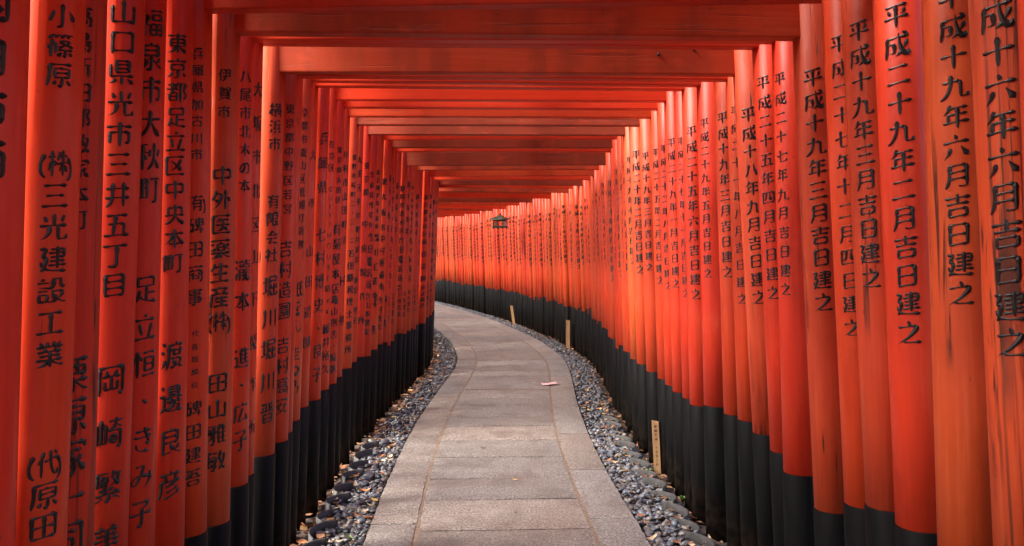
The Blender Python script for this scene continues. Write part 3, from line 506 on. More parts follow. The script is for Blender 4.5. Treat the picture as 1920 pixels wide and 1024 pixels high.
  '史': [[18,49,28,62],[39,7,39,46,32,62],[28,62,32,62,35,66,48,70,72,72],[8,72,25,67,28,62],[12,18,39,18],[12,18,12,39],[12,39,68,38],[68,18,68,38],[39,18,68,18]],
  '左': [[24,38,28,41,69,41],[32,6,24,38,10,63],[48,42,48,71],[21,71,72,71],[8,20,70,20],[28,20,24,38,10,63],[28,20,10,63]],
  '藤': [[62,42,62,47,72,53],[7,11,72,11],[63,56,60,62],[34,69,41,66,44,62,57,62,67,68],[52,11,46,41],[16,72,22,73],[25,23,25,68,22,73],[11,22,25,23],[11,22,10,57,6,72],[10,52,32,53,41,46,42,42],[39,23,39,31],[52,49,52,72],[46,73,52,72],[32,41,72,41],[10,37,25,37],[39,31,71,31],[41,57,44,62],[62,27,62,31],[11,22,10,57,6,72],[25,23,25,52,6,72],[11,22,25,23],[11,22,10,57,6,72],[48,31,6,72],[48,31,46,41],[42,42,46,41],[42,42,41,46,35,52,25,53],[25,23,25,53],[11,22,25,23],[41,57,43,62],[41,57,43,62],[41,57,44,62],[41,57,44,62],[52,49,45,63],[45,63,52,62],[52,49,52,62],[44,61,35,68],[44,61,42,65,35,68]],
  '裕': [[66,48,66,70],[39,70,66,70],[52,25,38,42,39,70],[15,6,18,11],[25,20,24,27,19,33,18,41,18,73],[7,20,25,20],[6,50,13,42,24,42],[24,42,25,46,28,48,67,48,69,47],[29,37,24,42],[44,8,37,22],[61,7,70,22],[52,25,69,47],[52,21,38,48],[52,25,50,26,45,36,38,42,38,48],[52,21,52,25],[52,21,38,48],[52,25,50,26,45,36,38,42,37,47],[52,21,52,25]],
  '久': [[29,6,25,18,8,41],[25,18,48,18,49,19],[49,19,48,27,43,42,33,53,20,66,9,72],[43,42,52,54,63,67,71,72,73,71]],
  '宿': [[49,27,48,39],[30,26,72,26],[70,12,70,18],[9,12,39,12,70,12],[9,12,9,20],[22,22,17,33,16,40,17,72],[7,45,11,41,16,40],[38,6,39,12],[66,39,67,69],[34,39,66,39],[34,39,33,69],[33,53,67,53],[33,69,67,69]],
  '菊': [[26,6,26,18,20,22,19,28,13,34],[35,37,35,72],[12,69,13,70,18,68,29,57,40,50,58,50],[13,50,32,50,51,63],[52,38,48,44],[54,6,54,18],[8,12,72,12],[20,38,23,43,22,50],[19,28,68,28],[68,28,65,70,62,73,53,73],[35,37,36,52],[35,37,36,52],[35,37,35,53],[35,37,35,53],[35,37,37,52],[35,37,35,52]],
  '屋': [[35,33,29,46],[29,46,60,44,64,45,68,49],[56,32,56,38,60,44],[14,32,70,32],[15,9,13,46,7,72],[15,9,67,9],[67,9,68,21],[14,22,68,21],[17,72,72,72],[24,58,67,58],[45,46,45,71]],
  '店': [[13,15,12,46,7,72],[13,15,72,15],[42,7,44,15],[65,49,66,69],[27,49,65,49],[27,49,26,69],[26,69,66,69],[43,24,43,49],[43,33,69,33]],
  '亀': [[12,54,68,54],[8,21,16,18,62,19],[17,38,62,38,63,36,62,19],[16,18,17,38],[12,45,12,64],[12,45,67,45],[67,45,68,63],[68,63,72,66],[39,19,40,72,42,73,70,73,72,71,72,66],[12,64,68,63],[16,28,63,28],[26,9,22,10,16,18],[26,9,45,10],[45,10,44,18],[26,6,16,18],[26,9,23,9,16,18],[26,6,26,9]],
  '則': [[32,63,37,71],[14,62,10,70],[10,38,35,38],[70,8,70,68,68,72],[58,73,68,72],[10,23,35,23],[50,15,50,53],[35,9,35,38],[11,8,35,9],[11,8,10,53],[10,53,35,53],[35,38,35,53]],
  '志': [[12,37,67,37],[34,44,44,51],[24,52,24,69,26,72,56,72],[58,65,56,72],[13,54,9,67],[39,7,39,36],[7,18,72,18],[63,52,71,68]],
  '友': [[28,38,31,36,60,36],[60,36,60,40,53,53,42,64,22,72],[29,6,27,33,32,48,41,58,52,66,71,72],[28,38,23,41,16,59,8,69],[8,19,71,19],[22,72,46,61],[22,72,39,66,46,61],[8,19,28,38],[28,19,26,36,28,38],[8,19,28,19]],
  '秦': [[55,34,57,39,63,46,72,51],[10,12,69,12],[20,42,25,46,50,42],[32,23,30,33],[9,71,17,71,37,57],[7,33,72,33],[46,57,48,61,65,72],[17,55,32,55,37,57,62,55],[39,44,39,53,37,57,39,62,39,72],[15,22,65,22],[39,6,36,22],[23,34,22,39,15,47,6,52],[17,55,37,58],[17,55,33,55,37,58],[39,6,38,12],[39,6,39,12],[17,55,38,57],[35,58,38,57],[17,55,33,55,35,58]],
  '桜': [[18,6,18,72],[28,43,32,41,74,41],[7,22,28,22],[58,63,70,72],[72,8,65,28],[49,32,47,41],[66,42,64,51,58,63],[52,63,58,63],[28,43,28,51],[18,37,23,38,28,43],[33,9,38,22],[43,42,40,57],[50,8,52,21],[40,57,50,60,52,63],[32,72,47,69,52,63],[18,37,12,40,5,57]],
  '石': [[21,42,22,68],[22,68,66,68],[8,12,71,12],[31,12,30,18,23,32,21,42,16,43,7,53],[22,38,66,38],[66,38,66,68]],
  '勝': [[38,8,41,13],[52,6,48,32],[10,10,11,43,7,72],[10,10,25,9],[25,9,25,69,23,72],[18,72,23,72],[36,20,69,20],[32,32,73,32],[66,51,64,71,62,72,55,72],[51,42,48,57,45,64,39,70,33,72],[10,26,25,26],[61,33,62,38,71,47],[68,8,62,14,63,20],[44,33,42,40,34,47],[11,43,25,43],[25,48,34,47,38,51,66,51],[71,47,66,51],[52,6,51,20],[52,6,51,20],[48,51,48,57,45,64,39,70,33,72],[48,51,33,72]],
  '税': [[18,40,12,43,5,57,5,61],[19,10,19,72],[18,37,24,38,30,45,30,49],[7,12,19,10,28,7],[68,6,64,10,62,21],[59,42,60,72],[60,72,72,72],[74,64,72,72],[7,28,29,28],[42,6,47,14,47,21],[47,42,42,63,35,72,32,72],[38,42,59,42],[38,22,38,42],[38,22,68,21],[68,21,69,41],[59,42,69,41]],
  '理': [[6,11,24,11],[16,11,16,60],[28,71,73,71],[34,54,72,54],[7,34,23,34],[52,9,52,71],[35,24,70,24],[6,64,24,58,27,56],[35,9,52,9],[35,9,35,39],[35,39,70,38],[70,9,70,38],[52,9,70,9]],
  '士': [[11,69,68,69],[7,31,72,31],[39,7,39,68]],
  '所': [[45,14,70,8],[45,14,45,48,43,58,38,71],[45,32,72,32],[10,14,10,52,6,70,7,73],[10,14,32,8,36,9],[10,43,32,43],[32,25,32,43],[10,25,32,25],[64,32,64,72]],
  '務': [[70,51,67,71,64,73,57,73],[38,50,70,51],[12,21,17,25,19,25],[18,42,13,46,7,58],[13,72,19,72],[19,25,20,69,19,72],[32,33,33,37,40,39,53,33,55,30],[6,33,32,33],[55,30,60,30],[44,18,55,30],[30,10,29,15,19,25],[7,9,30,10],[52,42,49,58,46,63,38,71,32,72],[46,13,44,18,37,22],[49,7,48,13],[48,13,69,14],[69,14,68,20,60,30],[33,37,29,48],[60,30,62,34,68,37,73,38,76,37],[51,50,46,63,40,69,33,72],[51,50,33,72],[12,21,20,34],[19,25,20,34],[12,21,17,25,19,25]],
  '奈': [[8,16,71,16],[22,58,12,68],[13,48,65,48],[39,48,39,71,38,73,29,73],[50,16,51,22,58,30,65,35,72,38,73,38],[37,5,33,15],[22,30,26,33,54,33,58,30],[56,58,60,62],[29,16,28,22,22,30,6,39]],
  '恵': [[9,12,70,12],[39,6,39,45],[15,58,12,65,7,70],[33,46,33,51],[33,51,42,56],[55,66,55,70],[27,58,27,70,28,72,50,72,55,70],[15,34,64,34],[61,57,70,67],[16,46,39,45],[15,23,16,46],[15,23,64,24],[64,24,64,44,62,46,39,45]],
  '和': [[9,12,33,7,38,8],[22,10,22,72],[7,29,36,29],[45,13,45,69],[45,13,68,13],[68,13,68,63],[22,39,16,42,5,60],[45,63,68,63],[22,39,29,42,35,49,35,53],[22,38,22,72],[22,38,22,72],[7,29,22,38],[22,29,22,38],[7,29,22,29]],
  '歌': [[52,6,51,18,44,32],[72,18,70,34],[51,18,72,18],[35,10,35,72,33,73,28,73],[6,41,42,41],[7,9,41,9],[58,28,58,49,62,52,69,68],[10,51,9,63],[10,51,24,51],[24,51,24,63],[9,63,24,63],[58,49,55,52,52,61,48,68],[10,19,23,18],[23,18,24,30],[10,31,24,30],[10,19,10,31]],
  '下': [[38,12,38,72],[7,12,72,12],[38,32,43,32,67,45]],
  '橋': [[61,19,62,25,62,38],[42,38,62,38],[44,19,42,38],[32,18,72,18],[63,73,71,72],[71,47,71,72],[34,47,71,47],[34,47,33,72],[48,9,48,18],[44,56,44,67],[44,56,60,56],[60,56,59,67],[44,67,59,67],[32,34,37,30,47,28,62,28,72,33],[17,6,17,73],[7,22,26,22],[16,37,11,42,5,56,5,60],[34,9,68,8],[16,37,21,38,26,46],[17,6,16,37],[17,6,16,37],[41,28,32,33],[41,28,32,33],[32,18,42,28],[43,18,42,28],[32,18,43,18],[34,9,62,28],[61,19,62,28],[48,18,61,19],[48,9,48,18],[34,9,48,9]],
  '神': [[71,18,71,51],[37,18,71,18],[37,18,37,51],[37,34,71,34],[53,6,53,72],[37,51,71,51],[18,40,11,43,5,49],[27,20,18,40,18,72],[7,19,27,20],[18,40,23,41,28,48],[16,6,20,11,19,19],[11,43,5,49],[18,39,5,49],[18,39,17,42,11,43]],
  '戸': [[65,25,65,48],[16,25,65,25],[16,25,15,52,12,62,7,72],[16,48,65,48],[8,11,71,11]],
  '阪': [[26,9,19,31,26,41,26,52,24,54,18,55],[8,9,26,9],[8,9,8,73],[45,28,48,43,53,54,58,58,58,61],[58,61,48,69,42,72],[58,61,72,72],[38,11,65,7,72,8],[38,11,38,49,32,72],[38,28,69,29],[69,29,66,45,61,55,58,58]],
  '堺': [[7,22,24,22],[58,36,62,44,60,49,60,72],[16,6,16,50],[6,57,16,50,31,51,39,47],[51,9,51,35],[44,36,43,41,39,47,41,55,39,62,32,71,28,73,27,72],[32,22,70,22],[62,47,72,52,74,52],[33,8,32,35],[32,35,43,35],[43,35,27,49,27,52],[44,36,43,41,38,48,27,52],[44,36,51,35],[51,9,51,35],[33,8,51,9],[32,35,58,36],[33,8,32,35],[33,8,70,9],[70,9,70,34],[58,36,70,34]],
  '奉': [[39,42,39,72],[32,23,31,33],[13,61,65,61],[14,22,64,22],[25,48,54,48],[39,6,36,22],[12,12,68,12],[54,34,56,40,61,45,71,52,73,51],[8,33,71,33],[25,34,22,42,9,52,6,52],[37,12,36,22],[36,22,32,23,31,33],[25,34,31,33],[25,34,22,42,7,52],[37,12,7,52],[41,6,38,12],[39,6,38,12]],
  '納': [[18,6,9,22,8,28],[52,39,58,42,63,55],[25,18,21,27,16,31,15,36,11,40,10,46],[10,46,28,43],[26,36,28,43],[26,54,29,65],[38,23,38,73],[38,23,70,23],[70,23,70,71,68,72,59,72],[38,56,45,55],[54,6,52,39,45,55],[8,58,5,71,7,73],[17,56,18,68],[8,28,13,28,16,31],[18,6,14,31],[8,28,14,28],[18,6,8,26,8,28],[18,6,15,32],[14,28,15,32],[8,28,14,28],[18,6,8,26,8,28]],
  '銀': [[41,23,69,23],[7,71,30,65],[29,48,26,59],[71,49,61,56],[53,39,58,54,61,56,62,62,72,71],[21,10,17,12,8,22],[8,22,12,26,27,26],[21,10,28,15],[41,38,69,38],[69,9,69,38],[41,9,69,9],[41,9,41,71],[19,26,19,67],[8,39,30,39],[9,49,11,60],[41,71,53,68,56,66]],
  '座': [[45,23,45,72],[60,35,66,38,72,44],[62,24,60,35,52,43],[12,14,72,14],[12,14,12,41,9,61,6,70,7,73],[22,54,68,54],[18,72,72,72],[30,24,28,34,21,44],[42,5,45,13],[28,34,38,42]],
  'セ': [[63,25,62,33,53,45],[8,36,63,25],[28,11,27,58,28,65,37,68,54,68,64,66],[27,12,27,32],[27,12,27,32]],
  'サ': [[54,11,53,46,51,54,46,62,34,69],[8,28,70,28],[25,11,24,47]],
  'ー': [[12,39,67,39]],
  'ビ': [[58,12,61,17],[18,12,18,58,19,64,28,68,62,67],[18,38,32,35,58,26],[67,8,69,13]],
  'ス': [[18,17,57,17],[57,17,58,18,56,25,46,41,45,45,41,47,22,63,13,67],[45,45,62,63]],
  'ノ': [[58,15,52,32,44,47,31,59,18,67,17,66]],
  'ン': [[20,18,32,27],[69,28,69,32,66,37,52,52,37,61,18,68]],
  '西': [[31,11,29,40,20,51,12,51],[8,11,71,11],[12,28,12,68],[12,28,68,28],[68,28,68,68],[12,68,68,68],[48,11,48,48],[48,48,68,49]],
  '名': [[27,29,32,32,36,38],[63,45,64,69],[9,49,33,43,37,45,63,45],[22,69,64,69],[36,38,33,43],[61,13,58,22,49,31,41,37,36,38],[32,12,61,13],[33,6,37,5],[33,6,32,12],[32,12,26,14,19,21,10,26],[22,47,22,69]],
  '愛': [[9,61,30,52],[25,55,36,66],[6,72,8,73,22,72,34,68,36,66,44,66,48,69,63,72,71,73,73,72],[58,33,68,42],[32,43,30,52],[30,52,54,52],[54,52,54,57,46,62,44,66],[36,23,37,28,43,32],[9,23,8,32],[9,23,69,23],[69,23,70,32],[19,9,23,23],[12,9,68,7],[19,34,17,39,12,43,10,43],[61,13,57,23],[37,9,39,16,39,23],[28,34,28,40,32,43],[32,43,50,42,52,39]],
  '知': [[22,17,22,50,13,66,8,71],[6,38,37,38],[22,50,32,58,37,65],[15,6,12,16,7,28],[12,16,36,16],[47,12,47,65],[47,12,69,12],[69,12,69,65],[47,65,69,65]],
  '岐': [[68,35,68,42,61,55,50,65,33,72],[41,35,68,35],[41,35,42,44,49,56,59,66,72,72],[29,21,29,58],[8,59,29,58],[8,21,8,59],[37,18,72,18],[54,6,54,35],[18,7,18,58],[54,61,33,72],[54,61,45,68,33,72],[33,72,55,61],[33,72,45,68,55,61]],
  '阜': [[7,60,72,60],[39,49,39,72],[17,35,62,36],[62,36,62,48],[17,48,62,48],[18,12,17,48],[18,12,61,13],[17,25,59,25,61,23,61,13],[38,5,36,12]],
  '静': [[43,54,69,54],[42,72,52,73],[54,27,54,70,52,73],[69,27,69,54],[8,22,34,22,36,23,42,23,45,27,69,27],[52,5,49,12,46,15,42,23],[49,12,62,13],[62,13,58,26],[40,40,69,40],[25,73,30,73],[31,40,32,70,30,73],[10,41,31,40],[10,41,10,73],[10,60,32,60],[21,6,21,31],[6,31,35,31],[8,12,34,12],[10,50,32,50]],
  '清': [[57,73,64,73],[65,40,66,70,64,73],[32,40,65,40],[32,40,31,73],[18,49,18,53,9,71],[10,8,18,12],[25,31,72,31],[7,29,16,34],[48,11,48,31],[31,62,66,62],[28,11,70,11],[31,51,66,51],[29,21,68,21]],
  '水': [[9,26,25,26,28,27],[28,27,28,31,19,52,8,64],[66,22,50,38],[50,38,51,42,57,51,70,62,74,62],[40,32,50,38],[39,7,39,71],[28,72,34,73,39,71]],
  '佐': [[23,7,15,27,17,31,17,72],[15,27,9,30,5,38],[17,64,24,64],[45,6,38,42,24,64],[27,22,72,22],[38,42,71,42],[35,71,72,71],[56,42,56,71],[23,7,42,22],[42,22,38,42],[36,42,31,54,24,64,17,64],[15,27,17,28,17,64],[23,7,15,27]],
  '々': [[31,50,47,57,54,64],[35,10,31,25,12,50],[31,25,61,27],[61,27,60,33,47,57]],
  '達': [[6,37,17,38],[17,38,17,62],[17,62,7,69,7,72],[17,62,31,70,36,71,73,70],[31,11,67,11],[49,35,49,62],[26,22,72,22],[30,45,68,45],[38,22,38,34],[60,22,59,35],[28,35,71,35],[49,11,49,21],[28,55,72,55]],
  '健': [[44,44,69,44],[41,22,68,22],[36,34,34,51,30,58,30,63],[27,34,36,34],[23,48,26,55,30,58],[18,7,12,25,13,73],[55,6,55,64],[44,12,68,12],[68,12,68,33],[44,33,68,33],[12,29,8,31,6,36],[30,63,22,72],[30,63,48,72,72,72,76,71],[35,12,27,34],[25,11,35,12],[42,55,72,55]],
  '太': [[39,28,54,57,68,70,73,71],[39,7,39,28,33,46,28,58,18,67,8,72],[8,27,34,27,39,28,43,27,72,27],[28,58,33,60,43,71],[39,7,40,29],[39,7,38,28,40,29]],
  '松': [[18,6,17,36,18,41,18,72],[61,8,63,18,72,35],[45,10,35,34],[6,22,28,22],[17,38,12,40,6,56],[18,34,24,37,28,43,28,49],[62,52,68,66,71,70],[38,68,68,66],[51,33,38,68]],
  '竹': [[18,8,15,22,12,23,7,36],[50,6,46,17,46,22,42,26,38,36],[22,22,22,72],[46,22,72,22],[61,22,61,70,59,72,55,73,50,73,47,71],[15,22,36,22,42,26]],
  '梅': [[49,33,54,36],[41,6,40,14,37,16,33,23],[31,44,73,44],[35,62,72,62],[39,27,35,62],[39,27,68,28],[68,28,65,71,62,73,55,73,53,72],[16,6,16,34,14,38,16,44,16,72],[7,22,22,22],[48,51,55,55],[40,14,71,14],[14,41,10,43,5,58],[16,34,22,38,24,48]],
  '林': [[7,22,32,22],[21,6,21,32,19,36,15,38,5,58],[19,36,21,39,21,72],[21,32,27,33,33,42,33,44],[42,22,71,22],[57,6,57,72],[57,34,62,38,72,58],[57,34,52,35,44,51,38,59]],
  '森': [[34,16,22,28,10,33],[39,6,39,34],[20,55,16,56,7,66],[42,48,51,48,56,50],[56,50,59,48,72,48],[56,50,49,55,38,69],[11,14,38,16,68,14],[45,15,47,20,51,23,69,33],[56,50,62,53,73,68],[7,48,32,48],[21,38,19,52,21,72],[20,55,27,57,32,61],[56,38,56,72],[21,55,21,72],[21,55,21,72],[42,48,55,50],[42,48,52,48,55,50],[21,38,20,48],[21,38,20,48],[56,38,57,50],[56,38,57,50],[21,38,19,54],[21,38,19,54]],
  '辺': [[18,62,10,68],[18,37,18,62],[7,37,18,37],[18,62,32,71,73,71],[30,12,68,12],[68,12,66,52,62,58,53,58],[45,12,41,39,34,52],[8,8,18,17]],
  '製': [[7,48,72,48],[24,11,24,41],[12,10,38,11],[7,63,22,60,32,54,34,49],[22,72,42,68],[52,10,52,30],[70,55,63,57,55,63],[39,28,39,42,46,58,61,69,68,72,74,71],[11,28,39,28],[11,28,10,38],[68,7,68,39],[59,40,68,39],[9,20,41,20],[12,10,9,12,9,20],[22,60,22,72],[42,49,46,58,54,63],[54,63,63,57,70,55],[42,49,70,55]],
  '作': [[24,7,15,28,11,30,7,36],[43,8,40,18,28,34],[40,18,72,19],[48,54,72,54],[48,19,48,72],[48,36,72,36],[15,28,17,32,17,72]],
  '運': [[31,38,67,38],[17,38,17,62],[7,37,17,38],[17,62,7,69,7,72],[17,62,32,70,62,71,73,70],[28,8,27,18],[28,8,71,8],[71,8,71,18],[49,20,49,57],[28,57,72,57],[12,12,17,19],[32,20,64,20],[67,29,67,38],[31,30,67,29],[31,30,32,48],[32,48,66,48],[67,38,66,48]],
  '輸': [[18,6,18,72],[64,73,72,72],[72,33,72,72],[61,36,61,61],[48,73,52,72],[52,34,52,72],[38,35,52,34],[38,35,38,73],[7,13,30,13],[38,57,52,57],[38,46,52,46],[54,8,70,21],[54,8,39,22],[39,22,42,25,67,25,70,21],[8,37,29,37],[6,60,30,60],[8,25,18,25],[8,25,8,49],[8,49,29,48],[29,25,29,48],[18,25,29,25]],
  '電': [[48,34,63,34],[9,18,8,28],[9,18,70,18],[70,18,71,28],[48,26,62,26],[16,53,64,53],[18,26,30,26],[39,43,39,70,41,72,68,73,72,71,73,66],[39,9,39,35],[13,8,66,8],[16,34,30,34],[16,43,16,62],[16,43,64,44],[64,44,63,62],[16,62,63,62]],
  '気': [[13,37,59,37],[59,37,61,62,63,69,67,72,72,72],[72,62,74,65,72,72],[22,25,63,25],[42,45,40,49,28,62,17,70,10,73,8,72],[17,48,28,53,47,69],[23,5,21,8,21,13,8,30],[21,13,71,13],[17,48,32,58],[17,48,32,58]],
  '食': [[60,25,59,50],[20,38,59,38],[8,28,15,25,24,27,55,27,64,24,70,27,76,26],[37,58,53,63,56,67,64,71],[20,26,20,72],[63,54,56,59,53,63],[20,26,22,21,38,8,41,8,52,18,58,21,60,25],[38,19,41,27],[20,72,40,68],[59,50,63,54],[20,50,59,50],[21,22,38,8,41,8,52,18,58,21,60,24,70,27,76,26],[59,25,76,26],[59,25,59,50],[20,50,59,50],[21,22,20,50]],
  '品': [[71,44,71,69],[47,44,71,44],[47,44,47,69],[47,69,71,69],[9,44,9,69],[9,44,32,44],[32,44,32,69],[9,69,32,69],[21,9,58,9],[58,9,58,29],[21,30,58,29],[21,9,21,30]],
  '不': [[48,32,72,49],[8,12,70,12],[44,12,38,28,39,72],[38,28,33,30,22,42,8,50]],
  '動': [[22,8,22,68],[8,9,38,8],[55,7,54,34,50,56,45,66,40,68],[40,68,39,72],[34,72,39,72],[8,38,38,38],[7,70,40,68],[6,18,40,18,45,24,72,24],[72,24,71,54,68,70,67,72,58,73],[8,58,38,58],[38,28,38,38],[8,29,38,28],[8,29,8,48],[8,48,38,48],[38,38,38,48]],
  '印': [[11,61,33,57],[11,14,11,61],[11,14,29,8,35,9],[11,34,32,34],[70,12,70,56,68,60,59,61],[45,12,70,12],[45,12,45,72]],
  '刷': [[29,26,29,73],[18,39,17,65],[18,39,42,39],[42,39,42,63],[38,64,42,63],[70,8,70,70,68,72,60,73],[11,26,42,25],[42,10,42,25],[11,10,42,10],[11,10,10,52,6,70],[54,14,54,52]],
  'G': [[39,47,49,47],[52,26,49,22,42,19,28,18,19,22,11,30,8,36,8,50,14,60,20,64,29,67,48,65,49,62,49,47]],
  'U': [[8,19,8,53,10,58,19,66,33,67,41,63,47,55,48,19]],
  'E': [[9,65,33,66],[32,18,11,18,9,20,9,65],[9,42,31,42]],
  'S': [[31,26,28,20,17,18,11,20,7,27,8,33,28,50,29,61,28,63,22,67,12,67,7,64,3,58]],
  'T': [[5,18,42,18],[23,19,23,65]],
  'H': [[48,20,48,65],[9,20,9,65],[9,42,48,42]],
  'O': [[18,22,12,28,8,37,8,48,12,58,18,63,28,67,42,66,50,61,54,56,58,47,58,39,54,29,48,22,38,18,28,18,18,22]],
  'y': [[5,37,13,55,18,58],[29,37,21,55,18,58,17,64,8,80,3,80]],
  'a': [[2,46,4,40,8,38,20,38,23,42,23,66],[23,51,11,53,6,58,7,66,9,68,19,66,28,68,32,65]],
  '(': [[21,16,14,27,9,42,9,62,18,80,22,80]],
  ')': [[4,16,14,36,16,58,11,76,3,80]],
  ':': [],
  '・': [[33,36,46,44]],
}
def decode(strokes):
    return [[(s[i]/80.0, 1-s[i+1]/80.0) for i in range(0,len(s),2)] for s in strokes]
def stroke_ribbon(pts, seg, k, wt=1.0):
    """one brush stroke -> rings of (x,y,h) : edge, ridge, edge"""
    P=np.array(pts,float)
    P[:,1]+=0.14*(P[:,0]-0.5)                       # the writer's rising hand
    d=P[-1]-P[0]; L=np.linalg.norm(np.diff(P,axis=0),axis=1).sum()
    n=max(4,int(L/seg)+1)
    cs=np.concatenate([[0],np.cumsum(np.linalg.norm(np.diff(P,axis=0),axis=1))])
    t=np.linspace(0,1,n)
    Q=np.stack([np.interp(t*cs[-1],cs,P[:,i]) for i in (0,1)],1)
    for _ in range(1 if n>6 else 0):                # soften the corners
        Q[1:-1]=(Q[:-2]+2*Q[1:-1]+Q[2:])/4
    ang=math.atan2(d[1],d[0])
    w=0.127*wt
    ad=math.degrees(ang)
    if L<0.2:
        prof=np.interp(t,[0,.15,.7,1],[.45,.75,1.15,.55])
    elif -28<ad<40:                                 # heng
        w*=.70; prof=np.interp(t,[0,.07,.28,.68,.88,1],[.8,1.35,.56,.58,1.75,.5])
        Q[:,1]+=0.012*np.sin(t*math.pi)
    elif -115<ad<-68:                               # shu
        prof=np.interp(t,[0,.08,.3,.8,1],[.7,1.45,.9,.98,.5])
    elif ad<=-115 or ad>100:                        # pie
        prof=np.interp(t,[0,.1,.5,1],[.7,1.45,.85,.08])
        m=np.array([d[1],-d[0]])/ (np.linalg.norm(d)+1e-9)
        Q+=np.outer(np.sin(t*math.pi)*0.02,-m)
    else:                                           # na
        prof=np.interp(t,[0,.2,.8,.9,1],[.28,.6,1.85,1.5,.08])
    W=w*prof/2
    T=np.gradient(Q,axis=0); T/= (np.linalg.norm(T,axis=1)[:,None]+1e-9)
    Nn=np.stack([-T[:,1],T[:,0]],1)
    # slanted brush entry and exit
    Q0=Q.copy(); e=0.03
    Q0[0]-=T[0]*e*.5; Q0[-1]+=T[-1]*e*.5
    a=Q0+Nn*W[:,None]; b=Q0-Nn*W[:,None]
    a[0]-=np.array([e*.5,-e*.3]) if abs(ad)<40 else 0
    V=np.empty((n,3,3)); V[:,0,:2]=a;V[:,1,:2]=Q0;V[:,2,:2]=b
    V[:,0,2]=V[:,2,2]=0; V[:,1,2]=W*.6
    V[:,:,2]+=k*0.0015
    return V
def glyph_geo(code, seg=0.085, wt=1.0):
    vs=[];fs=[];o=0
    for k,p in enumerate(decode(code)):
        V=stroke_ribbon(p,seg,k,wt); n=len(V)
        vs.append(V.reshape(-1,3))
        for i in range(n-1):
            for j in (0,1):
                a=o+i*3+j
                fs.append((a,a+3,a+4,a+1))
        o+=n*3
    if not vs: return np.zeros((0,3)),[]
    return np.concatenate(vs),fs

_gc = {}
def glyph(ch, seg):
    k = (ch, seg)
    if k not in _gc: _gc[k] = glyph_geo(STROKES.get(ch, []), seg, 1.0 if seg < .1 else (1.3 if seg < .25 else 1.75))
    return _gc[k]
def cells(s):
    out = []; i = 0
    while i < len(s):
        if s[i] == '(' and i+2 < len(s) and s[i+2] == ')': out.append(('()', s[i+1])); i += 3
        elif i+1 < len(s) and s[i+1] == ')': out.append((')', s[i])); i += 2
        else: out.append(('', s[i])); i += 1
    return out
def lettering(name, segs, radius_at, az, seg=.085, jit=0.0, flat=None):
    """segs: (text, height of first glyph, of last glyph, scale). Wrapped round a post of radius_at(z), facing az."""
    VV = []; FF = []; o = 0
    for (s, h0, h1, f) in segs:
        c = cells(s); n = len(c); pitch = (h0-h1)/max(1, n-1) if n > 1 else .08
        size = f*min(pitch*.93, .090) if n > 1 else .075*f
        wx = min(size*1.02, .082) * (flat or 1)
        for i, (paren, ch) in enumerate(c):
            hz = h0 - i*pitch + rnd.uniform(-jit, jit)
            draw = []
            if ch in '・':
                draw.append(('・', 0, 1, 1))
            elif paren:
                draw.append((ch, 0.04, .74, 1))
                if '(' in paren: draw.append(('(', -.44, .9, .95))
                draw.append((')', .44, .9, .95))
            else: draw.append((ch, 0, 1, 1))
            for (g, dx, sx, sy) in draw:
                v, fa = glyph(g, seg)
                if len(v) == 0: continue
                mid = (v[:, 0].max()+v[:, 0].min())/2 if g in '()GUESTHOya' else .5
                X = ((v[:, 0]-mid)*sx + dx)*wx + rnd.uniform(-jit, jit); Z = hz + (v[:, 1]-.5)*size*sy; hgt = v[:, 2]*size
                rr = radius_at(Z) + .0012 + hgt*.55
                a = az + X/radius_at(Z)
                VV.append(np.stack([rr*np.sin(a), -rr*np.cos(a), Z], 1)); FF += [tuple(q+o for q in t) for t in fa]; o += len(v)
    if not VV: return None
    return fast_mesh(name, np.concatenate(VV), np.array(FF), False)

